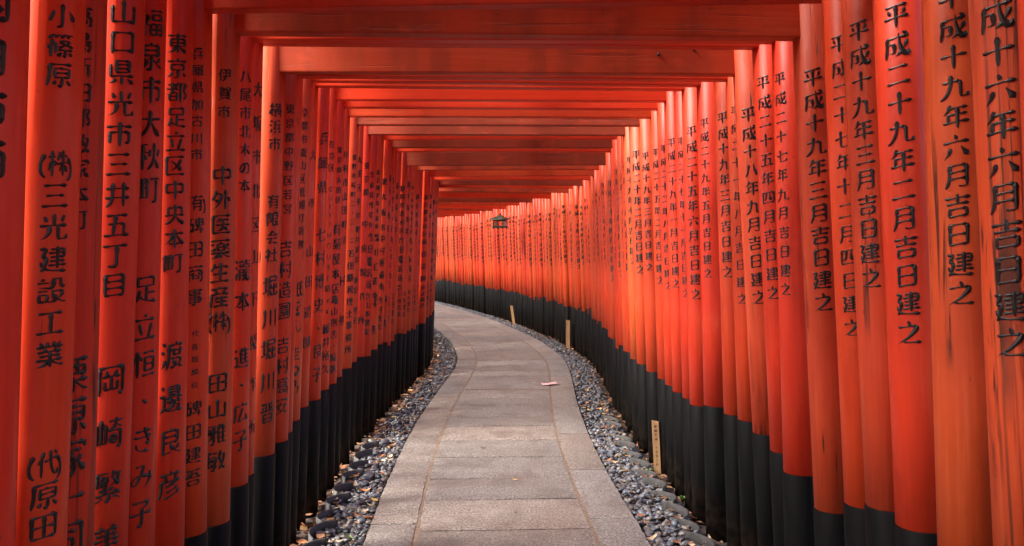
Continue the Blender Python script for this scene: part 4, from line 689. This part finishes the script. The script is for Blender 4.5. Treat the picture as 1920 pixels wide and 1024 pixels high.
# ------------------------------------------------------------------ the torii gates
NEAR = [
  (1.78, 2.42, 0, (0.55, 0.7), (0.1, 0.5, 0.2), 'rrr', [('四日市西', 1.994, 1.686, 1.0)], [('平成二十一年四月吉日建之', 2.151, 1.34, 1.0)], "nearest torii, both posts cut by the picture's edge", -1.207, 1.209, 0.078, 0.641, None, 0.045, 0.05),
  (1.96, 2.42, 0, (0.52, 0.74), (0.05, 0.85, 0.2), 'ror', [('小篠原', 2.03, 1.899, 1), ('(株)三光建設工業', 1.702, 1.273, 1), ('(代)原田', 1.027, 0.882, 1)], [('平成十六年六月吉日建之', 2.117, 1.299, 1.0)], 'torii with cracked orange right post dated Heisei 16 sixth month', -1.19, 1.221, 0.076, 0.863, -0.785, 0.048, 0.059),
  (2.16, 2.42, 0, (0.52, 0.72), (0.7, 0.45, 0.2), 'roo', [('高島新田郡数家本町', 2.076, 1.582, 0.95), ('栗原家一司', 1.199, 0.791, 1.1)], [('平成十九年六月吉日建之', 2.125, 1.4, 1.0)], 'torii with streaky cracked left post and right post dated Heisei 19 June', -1.21, 1.176, 0.076, 0.741, -0.559, 0.04, 0.045),
  (2.41, 2.42, 0, (0.52, 0.72), (0.25, 0.05, 0.2), 'rrr', [('山口県光市三井五丁目', 2.155, 1.411, 1), ('岡崎繁美', 1.152, 0.709, 1.05)], [('平成二十九年二月吉日建之', 2.155, 1.279, 1.0)], 'glossy torii dated Heisei 29 second month in large spaced characters', -1.235, 1.194, 0.078, 0.733, -0.682, 0.047, 0.055),
  (2.57, 2.4, 0, (0.5, 0.73), (0.1, 0.5, 0.2), 'ror', [('福泉市大秋町', 2.168, 1.684, 1), ('足立恒・きみ子', 1.393, 0.728, 1)], [('平成十九年三月吉日建之', 2.157, 1.428, 1.0)], 'torii dated Heisei 19 third month, beside the glossy Heisei 29 post', -1.208, 1.178, 0.074, 0.906, -0.791, 0.034, 0.062),
  (2.76, 2.4, 0, (0.545, 0.68), (0.2, 0.05, 0.2), 'rrr', [('東京都足立区中央本町', 2.155, 1.466, 1), ('渡邊良彦', 1.173, 0.762, 1.08)], [('平成二十七年十二月四日建之', 2.164, 1.263, 0.9)], 'torii dated fourth day of twelfth month, its left post naming Adachi ward', -1.179, 1.183, 0.072, 0.738, -0.74, 0.026, 0.06),
  (2.93, 2.335, -0.022, (0.54, 0.7), (0.1, 0.1, 0.3), 'rrr', [('兵庫県加古川市', 2.161, 1.824, 0.85), ('有)碑田商事', 1.666, 1.349, 0.85), ('代表取締役', 1.225, 1.054, 0.62), ('碑田建吾', 0.973, 0.739, 0.85)], [], 'torii whose left post lists a Kakogawa firm in small thin characters', -1.156, 1.259, 0.07, 0.699, None, 0.02, 0.055),
  (3.12, 2.28, 0, (0.52, 0.55), (0.55, 0.55, 0.55), 'wow', [('伊賀市', 2.127, 1.997, 0.85), ('中外医薬生産(株)', 1.772, 1.254, 1), ('田山雅敏', 1.034, 0.756, 0.95)], [('平成十九年三月吉日建之', 2.131, 1.32, 1.0)], 'faded brown torii with cracked posts and a low stained tie beam', -1.145, 1.22, 0.076, 0.654, -0.505, 0.031, 0.056),
  (3.37, 2.322, 0, (0.593, 0.62), (0.05, 0.03, 0.1), 'rrr', [('八尾市北木の本', 2.172, 1.753, 0.9), ('瀧本', 1.432, 1.311, 1), ('進・広子', 1.093, 0.774, 1)], [('平成二十七年九月吉日建之', 2.179, 1.355, 0.8)], 'fresh red torii dated Heisei 27 ninth month, left post naming Yao city', -1.141, 1.181, 0.074, 0.942, -1.023, 0.025, 0.038),
  (3.56, 2.349, 0, (0.58, 0.66), (0.1, 0.03, 0.15), 'rrr', [('大阪市北区', 2.163, 1.614, 0.8), ('山下製作所', 1.482, 0.78, 0.8)], [('平成二十五年四月吉日建之', 2.206, 1.333, 0.85)], 'torii dated Heisei 25 fourth month, its left post only a sliver', -1.168, 1.202, 0.07, 1.156, -0.773, 0.03, 0.053),
  (3.84, 2.293, 0, (0.6, 0.68), (0.5, 0.5, 0.5), 'oow', [('横浜市', 2.125, 1.974, 0.95), ('有限会社', 1.723, 1.488, 0.95), ('堀川堀川晋', 1.351, 0.789, 1.15)], [('平成十八年九月吉日建之', 2.116, 1.301, 0.95)], 'torii with Yokohama left post, brownish right post and blotchy low beam with dots', -1.155, 1.23, 0.074, 0.802, -0.536, 0.034, 0.066),
  (4.03, 2.31, 0, (0.62, 0.7), (0.3, 0.2, 0.2), 'rrr', [('東京都中野区若宮', 2.157, 1.699, 0.85), ('吉村造園', 1.517, 1.231, 1), ('吉村高安', 1.07, 0.789, 1)], [('平成二十一年八月吉日建之', 2.164, 1.281, 0.75)], 'torii dated in the eighth month, left post naming a Nakano gardener', -1.134, 1.202, 0.07, 0.8, -0.767, 0.038, 0.045),
  (4.22, 2.4, 0, (0.62, 0.69), (0.2, 0.35, 0.2), 'rrr', [('神戸市中央区', 2.131, 1.636, 0.7)], [('平成十九年三月吉日建之', 2.162, 1.401, 0.9)], 'torii with a thin crack down its orange right post dated Heisei 19', None, 1.188, 0.07, None, -0.765, 0.038, 0.038),
  (4.53, 2.384, 0, (0.62, 0.676), (0.4, 0.03, 0.1), 'orr', [('京都市東山区祇園町南側', 2.22, 1.542, 0.85), ('祇をん', 1.31, 1.119, 1), ('圭つ乃', 0.974, 0.8, 1)], [('平成二十九年五月吉日建之', 2.183, 1.388, 0.85)], 'thick posted torii dated Heisei 29 fifth month, left naming Gion', -1.195, 1.177, 0.08, 0.754, -0.861, 0.047, 0.03),
  (4.8, 2.411, 0, (0.64, 0.63), (0.1, 0.05, 0.03), 'rrr', [('大津市', 2.04, 1.773, 0.7), ('山田造園', 1.506, 1.001, 0.8)], [('平成二十五年六月吉日建之', 2.174, 1.262, 0.9)], 'torii dated Heisei 25 sixth month next to the thick posted gate', -1.194, 1.166, 0.076, 1.116, -0.652, 0.038, 0.033),
  (5.03, 2.5, 0, (0.64, 0.63), (0.05, 0.05, 0.03), 'rrr', [('兵庫県', 2.154, 1.873, 0.9), ('七村博史・良子', 1.6, 0.79, 1.05)], [('平成二十七年十一月吉日建之', 2.154, 1.257, 0.8)], "torii dated Heisei 27 eleventh month, left post with a couple's names", -1.16, 1.176, 0.07, 0.931, -0.749, 0.0375, 0.035),
  (5.33, 2.435, 0, (0.65, 0.62), (0.05, 0.05, 0.03), 'rrr', [('左京区', 2.16, 2.018, 0.8), ('GUEST', 1.886, 1.672, 0.8), ('HOUSE宿ya', 1.606, 1.144, 0.8), ('藤井裕久', 1.028, 0.781, 0.9)], [('平成二十九年一月吉日建之', 2.18, 1.302, 0.85)], 'torii with GUEST HOUSE lettered down its left post', -1.166, 1.187, 0.073, 0.915, -0.727, 0.036, 0.036),
  (5.56, 2.425, 0, (0.65, 0.63), (0.1, 0.05, 0.05), 'rrr', [('東京都大田区', 2.154, 1.834, 0.75), ('有菊屋本店', 1.645, 1.266, 0.9), ('亀山則志・友美', 1.197, 0.749, 0.9)], [('平成二十二年八月吉日建之', 2.168, 1.283, 0.8)], 'torii dated Heisei 22 eighth month, left post naming a shop in Ota', -1.158, 1.187, 0.072, 0.879, -0.683, 0.038, 0.038),
  (5.85, 2.415, 0, (0.65, 0.63), (0.15, 0.1, 0.2), 'rro', [('川村市山田町', 2.16, 1.688, 0.75), ('川村則', 1.58, 1.036, 0.9)], [('平成二十五年二月吉日建之', 2.178, 1.308, 0.85)], 'torii dated Heisei 25 second month, its beam slightly browned', -1.174, 1.193, 0.072, 1.05, -0.759, 0.038, 0.036),
  (6.2, 2.41, 0, (0.66, 0.63), (0.25, 0.1, 0.5), 'oob', [('秦野市桜町二・三・二', 2.18, 1.585, 0.75), ('石田勝税理士事務所', 1.488, 0.797, 0.8)], [('平成十九年三月吉日建之', 2.192, 1.392, 0.85)], 'torii with faded brown beam, left post naming a tax accountant office', -1.169, 1.18, 0.074, 0.885, -0.61, 0.036, 0.038),
  (6.55, 2.5, 0, (0.66, 0.64), (0.3, 0.25, 0.3), 'roo', [('大田区平井町', 2.199, 1.671, 0.7), ('平井美奈・美奈・恵子', 1.671, 0.98, 0.8)], [('平成二十年二月吉日建之', 2.239, 1.366, 0.95)], 'torii dated Heisei 20 second month in bold characters on its right post', -1.193, 1.166, 0.074, 0.923, -0.503, 0.038, 0.038),
  (6.85, 2.43, 0, (0.66, 0.64), (0.1, 0.3, 0.4), 'rwb', [('東京都', 2.188, 1.976, 0.7), ('中央製作所', 1.721, 0.956, 0.8)], [('平成十九年十月吉日建之', 2.231, 1.432, 0.85)], 'torii dated Heisei 19 tenth month, just beyond the one dated Heisei 20', -1.187, 1.157, 0.072, 0.883, -0.504, 0.038, 0.038),
]

VERM = {'r': (0.59, 0.042, 0.0135), 'o': (0.60, 0.066, 0.018), 'w': (0.53, 0.068, 0.020), 'b': (0.20, 0.040, 0.020)}
HALF = 1.10; BASE_HALF = 1.178; POST_TOP = 2.98
def post_mesh(r, k, seed):
    prof = [(r*1.02, k-.02), (r*1.01, (k+1.6)/2), (r, 1.7), (r*.985, POST_TOP)]
    vs, fs = lathe(prof, 28)
    return mesh('post', vs, fs, True)
def make_torii(y, nuki, roll, K, wth, tone, segL, segR, label, xl=None, xr=None, rad0=None, azl=None, azr=None, leanl=None, leanr=None, far=0):
    th = head(y)
    r0 = empty('torii_gate', (cx(y), y, 0), -th, label, 'torii gate', 'vermilion torii gates over the path')
    for side, k, w, tn, segs, extra in ((-1, K[0], wth[0], tone[0], segL, xl), (1, K[1], wth[1], tone[1], segR, xr)):
        r = rad0 or rnd.uniform(.069, .077)
        p = obj('post', post_mesh(r, k, 0), M_POST, r0)
        lean = (leanl if side < 0 else leanr) if rad0 else .038 + rnd.gauss(0, .005)
        p.location = (extra if extra is not None else side*(BASE_HALF + rnd.gauss(0, .012)), 0 if rad0 else rnd.gauss(0, .008), 0)
        p.rotation_euler = (rnd.gauss(0, .004), -side*lean, 0)
        c = VERM[tn]; v = rnd.uniform(.9, 1.1)
        p.color = (c[0]*v, c[1]*v*rnd.uniform(.8, 1.35), c[2]*v, w)
        rb = r*1.02 + .004
        bv, bf = lathe([(rb*1.03, -.06), (rb*1.0, .25), (rb, k-.004), (rb-.003, k)], 28)
        obj('black_base', mesh('black_base', bv, bf, True), M_BLACK, p)
        if segs:
            az = (-R(29) if side > 0 else R(35)) + R(rnd.uniform(-3, 3))
            if (azl if side < 0 else azr) is not None: az = azl if side < 0 else azr
            def rad(z, r=r): return np.interp(z, [0, 1.7, POST_TOP], [r*1.02, r, r*.985])
            for sg in segs:
                me = lettering('lettering', [sg], rad, az, .085 if far == 0 else (.14 if far == 1 else .3), .0012)
                if me: obj('lettering', me, M_INK, p)
    hb = rnd.uniform(.145, .175); tb = rnd.uniform(.06, .07)
    bm = bmesh.new(); add_box(bm, (0, 0, 0), (2*HALF + .34, tb, hb), None, .006)
    b = obj('tie_beam', bm_mesh('tie_beam', bm), M_BEAM, r0)
    b.location = (0, 0, nuki + hb/2); b.rotation_euler = (rnd.gauss(0, .012), roll + rnd.gauss(0, .003), 0)
    c = VERM[tone[2]]; v = rnd.uniform(.9, 1.08); b.color = (c[0]*v, c[1]*v, c[2]*v, wth[2])
    # lintel with its upswept black cap, and the short strut that carries it
    vs = []; fs = []; n = 12; wl_, hl, dl = HALF + .33, .13, LINTEL_D
    for part in (0, 1):
        vs = []; fs = []
        z0, z1, d = (POST_TOP - .01, POST_TOP + .12, dl) if part == 0 else (POST_TOP + .121, POST_TOP + .165, dl + .03)
        for i in range(n+1):
            x = -wl_*(1 if part == 0 else 1.05) + 2*wl_*(1 if part == 0 else 1.05)*i/n; up = .055*(abs(x)/wl_)**3
            for (yy, zz) in ((-d/2, z0), (d/2, z0), (d/2, z1), (-d/2, z1)): vs.append((x, yy, zz + up))
        for i in range(n):
            for j in range(4): fs.append((i*4+j, i*4+(j+1) % 4, i*4+4+(j+1) % 4, i*4+4+j))
        fs += [(3, 2, 1, 0), tuple(n*4+j for j in range(4))]
        lo = obj('lintel' if part == 0 else 'lintel_cap', mesh('lintel', vs, fs), M_BEAM if part == 0 else M_BLACK, r0)
        lo.color = b.color
    bm = bmesh.new(); add_box(bm, (0, 0, (nuki + hb + POST_TOP)/2), (.12, .05, POST_TOP - nuki - hb - .012))
    s = obj('strut', bm_mesh('strut', bm), M_POST, r0); s.color = b.color
    return r0, b
LINTEL_D = .075
NUM = '一二三四五六七八九十'
def kan(n): return ('' if n < 20 else NUM[n//10-1]) + ('十' if n >= 10 else '') + (NUM[n % 10-1] if n % 10 else '')
PLACE = ['東京都中央区銀座', '和歌山市秋葉町', '大阪市北区南森町', '京都市左京区下鴨', '神戸市中央区元町', '堺市西区', '名古屋市中区', '愛知県岡崎市', '岐阜県大垣市', '静岡市清水区', '奈良市三条町', '横浜市南区', '兵庫県西宮市', '東京都大田区', '福井県南条郡', '東大阪市']
PLACE = [''.join(c for c in s if c in STROKES) for s in PLACE]
FIRM = ['(株)西川サービス', '(有)セノン', '山田製作所', '中村運輸(株)', '平野食品(株)', '松本印刷所', '竹田電気商会', '(株)大和不動産', '梅田造園', '森川工業(株)', '石井建設', '佐々木商店']
WHO = ['井上恵子', '山本健太', '田中博史', '伊達勝彦', '吉田雅美', '小林志良', '林進', '清水友則', '高橋良子', '渡辺広司', '中川裕久', '西村敏光']
FIRM = [''.join(c for c in s if c in STROKES) for s in FIRM]; WHO = [''.join(c for c in s if c in STROKES) for s in WHO]
near_beams = []
for k in range(16):          # tunnel continued behind the camera; unseen gates added to cut the frontal light
    make_torii(1.56 - k*.222, 2.43 + rnd.gauss(0, .02), 0, (.6, .68), (.15, .15, .2), ('r', 'r', 'r'), [], [], 'unseen vermilion torii gate added behind the viewer, %s from the camera' % ['first', 'second', 'third', 'fourth', 'fifth', 'sixth', 'seventh', 'eighth', 'ninth', 'tenth', 'eleventh', 'twelfth', 'thirteenth', 'fourteenth', 'fifteenth', 'sixteenth'][k], far=2)
for i, (y, h, ro, K, w, t, sl, sr, lab, xl, xr, rr, al, ar, ll, lr) in enumerate(NEAR):
    a, b = make_torii(y, h, ro, K, w, t, sl, sr, lab, xl, xr, rr, al, ar, ll, lr, far=0 if y < 5.4 else 1)
    near_beams.append((y, b, a))
ORD = ['first', 'second', 'third', 'fourth', 'fifth', 'sixth', 'seventh', 'eighth', 'ninth', 'tenth', 'eleventh', 'twelfth', 'thirteenth', 'fourteenth', 'fifteenth', 'sixteenth', 'seventeenth', 'eighteenth', 'nineteenth', 'twentieth', 'twenty-first', 'twenty-second']
MARKS = [(6.9, 'behind the gate dated Heisei 19 tenth month'), (9.5, 'beyond the pink paper on the path'), (13.3, 'beyond the slim upright stake'), (17.0, 'beyond the hanging lantern'), (20.5, 'round the bend past the leaning stake')]
y = 7.09; cnt = {}
# gates whose tie beam hangs lower than its neighbours': (distance, underside, colour of its paint)
LOW_BEAMS = [(7.95, 2.46, 'b'), (8.25, 2.452, 'r'), (8.95, 2.39, 'b'), (9.65, 2.41, 'w'), (10.35, 2.42, 'o'), (11.1, 2.43, 'r'), (11.8, 2.42, 'b'),
             (12.6, 2.43, 'r'), (13.3, 2.42, 'w'), (14.7, 2.42, 'r'), (16.2, 2.43, 'b'), (17.3, 2.44, 'o'), (18.4, 2.43, 'r'), (19.5, 2.44, 'w'), (21, 2.44, 'r'), (22.6, 2.45, 'o')]
while y < 29.5:
    mk = [m for m in MARKS if m[0] <= y][-1][1]; cnt[mk] = cnt.get(mk, 0) + 1
    tone = rnd.choice('rrroow'); wl_ = rnd.choice([.05, .1, .15, .3, .5]); bt = rnd.choice('rrow')
    nk = 2.515 + rnd.gauss(0, .014)
    low = [q for q in LOW_BEAMS if abs(q[0] - y) < .125]
    if low: nk = low[0][1]; bt = low[0][2]; LOW_BEAMS.remove(low[0])
    wb = {'r': .1, 'o': .3, 'w': .6, 'b': .5}[bt]
    yr = rnd.choice([16, 17, 18, 19, 20, 22, 23, 24, 25, 26, 27, 28, 29])
    R_ = [('平成%s年%s月吉日建之' % (kan(yr), kan(rnd.randint(1, 12))), 2.2 + rnd.uniform(-.06, .04), 1.34 + rnd.uniform(-.1, .08), rnd.uniform(.8, 1))]
    L_ = [(rnd.choice(PLACE), 2.18 + rnd.uniform(-.06, .04), 1.72, .8), (rnd.choice(FIRM), 1.62, 1.16 + rnd.uniform(-.05, .1), .9), (rnd.choice(WHO), 1.06, .84 + rnd.uniform(-.03, .05), .95)]
    if rnd.random() < .3: L_.pop(1)
    kk = .635 + rnd.gauss(0, .022)
    lab = 'vermilion torii with %s beam, %s %s' % ({'r': 'red', 'o': 'orange red', 'w': 'browned', 'b': 'dark brown'}[bt], ORD[min(cnt[mk]-1, 21)], mk)
    make_torii(y, nk, 0, (kk, kk + rnd.gauss(0, .02)), (wl_, wl_*.8, wb), (tone, rnd.choice('rroow'), bt), L_, R_, lab, far=1 if y < 11 else 2)
    y += rnd.uniform(.19, .26)

# bolts and the small hook on the low beams
M_IRON = plain('dark_iron', (0.03, 0.028, 0.027), .5, .6, 60)
def on_beam(name, y, x, dz):
    yb, b, root = min(near_beams, key=lambda q: abs(q[0]-y))
    tb = max(v.co.y for v in b.data.vertices)
    vs, fs = lathe([(.007, 0), (.007, .004), (.004, .006)], 10)
    o = obj(name, mesh(name, vs, fs, True), M_IRON, b); o.rotation_euler = (R(90), 0, 0); o.location = (x, -tb, dz)
on_beam('bolt', 3.84, .66, .0); on_beam('bolt', 3.84, .82, .02)

# ------------------------------------------------------------------ curved edging tiles between pebbles and posts
M_TILE = plain('weathered_grey_tile', (0.034, 0.032, 0.031), .7, 0, 40, .35, .4)
def tile_mesh(seed):
    q = random.Random(seed); n = 14; vs = []; fs = []; rad = .165; span = R(118); t = .011; h0, h1 = -.09, .030 + q.uniform(-.008, .008)
    for i in range(n+1):
        a = -span/2 + span*i/n
        for (rr, zz) in ((rad-t, h0), (rad, h0), (rad, h1-.003), (rad-.003, h1), (rad-t+.003, h1), (rad-t, h1-.003)):
            vs.append((rr*math.cos(a), rr*math.sin(a), zz))
    m = 6
    for i in range(n):
        for j in range(m): fs.append((i*m+j, i*m+(j+1) % m, (i+1)*m+(j+1) % m, (i+1)*m+j))
    fs += [tuple(range(m))[::-1], tuple(n*m+j for j in range(m))]
    return mesh('edging_tile', vs, fs, True)
SIDE_TXT = {1: 'among blue grey pebbles before the black post bases', -1: 'among dark pebbles and brown litter by the shaded posts'}
for side in (1, -1):
    y = 3.95 - 4*.272; i = 0; seen_n = 0
    while y < (7.6 if side > 0 else 6.6):
        p = pt(y, side*(PATH_HALF + .145 + rnd.uniform(-.008, .008)))
        o = obj('edging_tile', tile_mesh(i*2+side), M_TILE)
        o.location = (p.x, p.y, rnd.uniform(-.006, .006)); th = head(y)
        o.rotation_euler = (rnd.gauss(0, .03), rnd.gauss(0, .04), -th + (0 if side > 0 else math.pi) + side*(R(14)) + rnd.gauss(0, .04))
        near_feet = p.y < 4.3
        if not near_feet: seen_n += 1
        tag(o, ('%s grey edging tile beside the viewer, %s' % (ORD[i], SIDE_TXT[side].split(' before')[0].split(' by')[0])) if near_feet else '%s nearest curved grey edging tile %s' % (ORD[seen_n-1], SIDE_TXT[side]), 'edging tile', 'curved edging tiles beside the gravel')
        y += rnd.uniform(.26, .285); i += 1

# ------------------------------------------------------------------ wooden stakes
def wood_mat():
    m, nt, p = new_mat('bare_pine'); tc = N(nt, 'ShaderNodeTexCoord'); v = tc.outputs['Object']
    g = noise(nt, mapping(nt, v, (60, 60, 3)), 1, 4, .6, .4)
    nt.links.new(mixc(nt, ramp(nt, g, .3, .7), (0.30, 0.155, 0.062), (0.44, 0.25, 0.11)), p.inputs['Base Color'])
    p.inputs['Roughness'].default_value = .7; bump(nt, p, g, .3, .002); return m
M_WOOD = wood_mat()
def stake(x, y, h, w, tilt, label, txt=None):
    r = empty('wooden_stake', (x, y, -.03), 0, label, 'wooden stake', 'wooden stakes before the posts')
    r.rotation_euler = (0, tilt, R(-8))
    bm = bmesh.new(); add_box(bm, (0, 0, h/2 - .04), (w, .022, h + .08), None, .002)
    for v in bm.verts:
        if v.co.z > h*.9: v.co.z += -.006 if v.co.x > 0 else .004
    obj('board', bm_mesh('board', bm), M_WOOD, r)
    if txt:
        vs = []; fs = []; o = 0; n = len(txt)
        for i, ch in enumerate(txt):
            v, fa = glyph(ch, .2)
            if len(v) == 0: continue
            sz = h*.8/n*.72
            for q in v: vs.append(((q[0]-.5)*sz, -.0125 - q[2]*sz*.2, h*.90 - i*h*.8/n + (q[1]-.5)*sz))
            fs += [tuple(a+o for a in t) for t in fa]; o = len(vs)
        obj('lettering', mesh('lettering', vs, fs), M_INK, r)
stake(1.005, 5.85, .365, .047, R(-3), 'short pale wooden stake with faint writing, beside the edging tiles', '奉納平成二十五年三月')
stake(.875, 13.3, .46, .06, R(0), 'slim upright wooden stake where the path starts to bend')
stake(.045, 17.75, .41, .055, R(-8), 'leaning wooden stake below the hanging lantern')

# ------------------------------------------------------------------ hanging lantern
M_BRONZE = plain('green_bronze', (0.030, 0.030, 0.020), .5, .7, 40, .4, .3)
M_PATINA = plain('patina_roof', (0.060, 0.066, 0.040), .55, .5, 30, .3, .3)
m, nt, p = new_mat('frosted_pane'); p.inputs['Base Color'].default_value = (.62, .52, .40, 1); p.inputs['Roughness'].default_value = .5
p.inputs['Transmission Weight'].default_value = .55; p.inputs['IOR'].default_value = 1.1; M_PANE = m
def lantern(x, y, z):
    r = empty('hanging_lantern', (x, y, z), R(-24), 'small green bronze lantern with flared roof hanging over the bend', 'lantern')
    w, h = .125, .15
    r.scale = (.86, .86, .86)
    def part(name, boxes, mat, bev=.002):
        bm = bmesh.new()
        for c, s in boxes: add_box(bm, c, s, None, bev)
        return obj(name, bm_mesh(name, bm), mat, r)
    # pyramid roof with flared eaves
    prof = [(.235, .0), (.225, .014), (.15, .040), (.075, .075), (.030, .105), (.016, .112)]
    vs = []; fs = []
    for i, (q, zz) in enumerate(prof):
        for k in range(16):
            a = 2*math.pi*k/16; c_, s_ = math.cos(a), math.sin(a); mm = max(abs(c_), abs(s_)); f = 1/mm
            corner = (f-1)/.4142
            lift = .02*corner*(1-i/5.0)
            vs.append((q*c_*f*.82, q*s_*f*.82, h + .015 + zz + lift))
    for i in range(len(prof)-1):
        for k in range(16): fs.append((i*16+k, i*16+(k+1) % 16, (i+1)*16+(k+1) % 16, (i+1)*16+k))
    fs += [tuple(range(16))[::-1], tuple(80+k for k in range(16))]
    obj('roof', mesh('roof', vs, fs), M_PATINA, r)
    vs, fs = lathe([(.014, h+.125), (.026, h+.142), (.020, h+.160), (.006, h+.172)], 12); obj('finial', mesh('finial', vs, fs, True), M_BRONZE, r)
    t = .016
    for sx in (-1, 1):
        for sy in (-1, 1): part('corner_post', [((sx*w, sy*w, h/2), (t, t, h))], M_BRONZE)
    for zz, nm in ((h-.004, 'upper_rail'), (.012, 'lower_rail')):
        part(nm, [((0, -w, zz), (2*w-t, t*.8, .024)), ((0, w, zz), (2*w-t, t*.8, .024)), ((-w, 0, zz), (t*.8, 2*w-t, .024)), ((w, 0, zz), (t*.8, 2*w-t, .024))], M_BRONZE)
    part('base', [((0, 0, -.012), (2*w+.05, 2*w+.05, .018))], M_BRONZE)
    for sx in (-1, 1):
        for sy in (-1, 1): part('foot', [((sx*(w-.01), sy*(w-.01), -.034), (.028, .028, .026))], M_BRONZE)
    for nm_c, s in (((-w, 0, h/2), (.003, 2*w-t-.004, h-.05)), ((w, 0, h/2), (.003, 2*w-t-.004, h-.05))):
        part('pane', [(nm_c, s)], M_PANE, 0)
    # ring and rod up to the tie beam
    bm = bmesh.new()
    bmesh.ops.create_cone(bm, cap_ends=True, segments=8, radius1=.006, radius2=.006, depth=.36, matrix=Matrix.Translation((0, 0, h+.172+.175)))
    obj('hanger', bm_mesh('hanger', bm), M_BRONZE, r)
lantern(-.235, 17.0, 1.99)

# ------------------------------------------------------------------ pink paper, leaves, weeds
m, nt, p = new_mat('pink_paper'); tc = N(nt, 'ShaderNodeTexCoord')
a = noise(nt, mapping(nt, tc.outputs['Object'], (14, 40, 1)), 1, 3)
nt.links.new(mixc(nt, ramp(nt, a, .52, .58), (0.55, 0.38, 0.38), (0.42, 0.13, 0.15)), p.inputs['Base Color']); p.inputs['Roughness'].default_value = .6
vs = []; fs = []
for i in range(9):
    for j in range(6):
        u, v = i/8-.5, j/5-.5
        vs.append((u*.17, v*.115, .005 + .006*math.sin(u*5) + .010*abs(u)*(v+.5) + (.010 if i == 8 else 0)))
for i in range(8):
    for j in range(5): a = i*6+j; fs.append((a, a+6, a+7, a+1))
me = mesh('paper_slip', vs, fs, True); o = obj('paper_slip', me, m); o.location = (.415, 9.5, .022); o.rotation_euler = (0, 0, R(8))
sm = o.modifiers.new('thickness', 'SOLIDIFY'); sm.thickness = .001
tag(o, 'pink printed paper slip lying on the stone path', 'paper')

LEAFC = {'orange': (0.42, 0.15, 0.05), 'brown': (0.20, 0.085, 0.04), 'yellow': (0.55, 0.36, 0.09), 'pale': (0.45, 0.33, 0.20), 'green': (0.12, 0.22, 0.03), 'dark': (0.05, 0.025, 0.015)}
LEAFM = {k: plain('leaf_' + k, c, .6, 0, 50, .35, .2) for k, c in LEAFC.items()}
def leaf_mesh(L, wd, curl, seed):
    q = random.Random(seed); vs = []; fs = []; n = 7
    for i in range(n+1):
        t = i/n; w = wd*math.sin(math.pi*min(1, t*.96+.03))**.8*(1-.35*t); x = (t-.5)*L
        z = curl*((t-.5)**2*4)*L*.5
        for s in (-1, 0, 1): vs.append((x, s*w/2 + q.uniform(-.002, .002), z + abs(s)*curl*wd*.6 + q.uniform(-.001, .001)))
    for i in range(n):
        for j in (0, 1): a = i*3+j; fs.append((a, a+3, a+4, a+1))
    return mesh('fallen_leaf', vs, fs, True)
LEAF_ME = [leaf_mesh(.055, .026, .25, 1), leaf_mesh(.07, .022, .4, 2), leaf_mesh(.045, .028, .15, 3), leaf_mesh(.04, .016, .5, 4)]
def leaf(pos, kind, label, group, sc=1.0):
    me = rnd.choice(LEAF_ME).copy(); me.materials.clear()
    o = obj('fallen_leaf', me, LEAFM[kind]); o.location = pos; o.scale = (sc, sc, sc)
    o.rotation_euler = (rnd.gauss(0, .25), rnd.gauss(0, .2), rnd.uniform(0, 6.28)); tag(o, label, 'leaf', group)
KIND = {'orange': 'dry orange', 'brown': 'dry brown', 'yellow': 'yellow', 'pale': 'pale tan'}
for side, nn in ((1, 80), (-1, 90)):
    for _ in range(nn):
        y = 4.1 + 9.5*rnd.random()**1.9; d = side*(PATH_HALF + rnd.uniform(.02, .33)); k = rnd.choice(['orange', 'orange', 'brown', 'yellow', 'pale', 'pale'])
        where = 'the pebbles right of the path' if side > 0 else 'the shaded pebbles left of the path'
        leaf(pt(y, d, .012), k, '%s leaf fallen on %s' % (KIND[k], where), '%s leaves on %s' % (KIND[k], where), rnd.uniform(.6, 1.25))
leaf(pt(4.42, -.80, .014), 'green', 'only fresh green leaf, lying against the path edge', None, 1.1)
leaf(Vector((.02, 5.5, .022)), 'yellow', 'small yellow leaf alone on the middle of the path', None, .8)
leaf(Vector((-.22, 6.4, .020)), 'dark', 'dark curled leaf alone on a centre slab', None, .8)
leaf(Vector((.02, 4.8, .019)), 'dark', 'tiny dark leaf scrap on the nearest slabs', None, .45)
leaf(Vector((.60, 6.3, .020)), 'pale', 'pale leaf on the pinkish edge stone right of the path', None, .6)
M_WEED = plain('weed_green', (0.10, 0.17, 0.04), .6, 0, 40, .4, 0)
def weed(pos, label, n=9, h=.06):
    vs = []; fs = []
    for k in range(n):
        a = rnd.uniform(0, 6.28); l = h*rnd.uniform(.6, 1.2); b = Vector((math.cos(a), math.sin(a), 0)); s = Vector((-b.y, b.x, 0))*.006; o = len(vs)
        for t in (0, .35, .7, 1): c = b*l*.7*t + Vector((0, 0, l*math.sin(t*1.9)*.8 )); wv = s*(1.2-t)*(2.2 if .3 < t < .8 else 1); vs += [c-wv, c+wv]
        for q in range(3): fs.append((o+q*2, o+q*2+1, o+q*2+3, o+q*2+2))
    o = obj('weed', mesh('weed', vs, fs), M_WEED); o.location = pos; tag(o, label, 'weed')
weed(pt(5.05, 1.09, -.01), 'small green weed sprouting behind an edging tile')
weed(pt(5.75, 1.03, -.01), 'tiny weed at the foot of the short written stake', 6, .04)
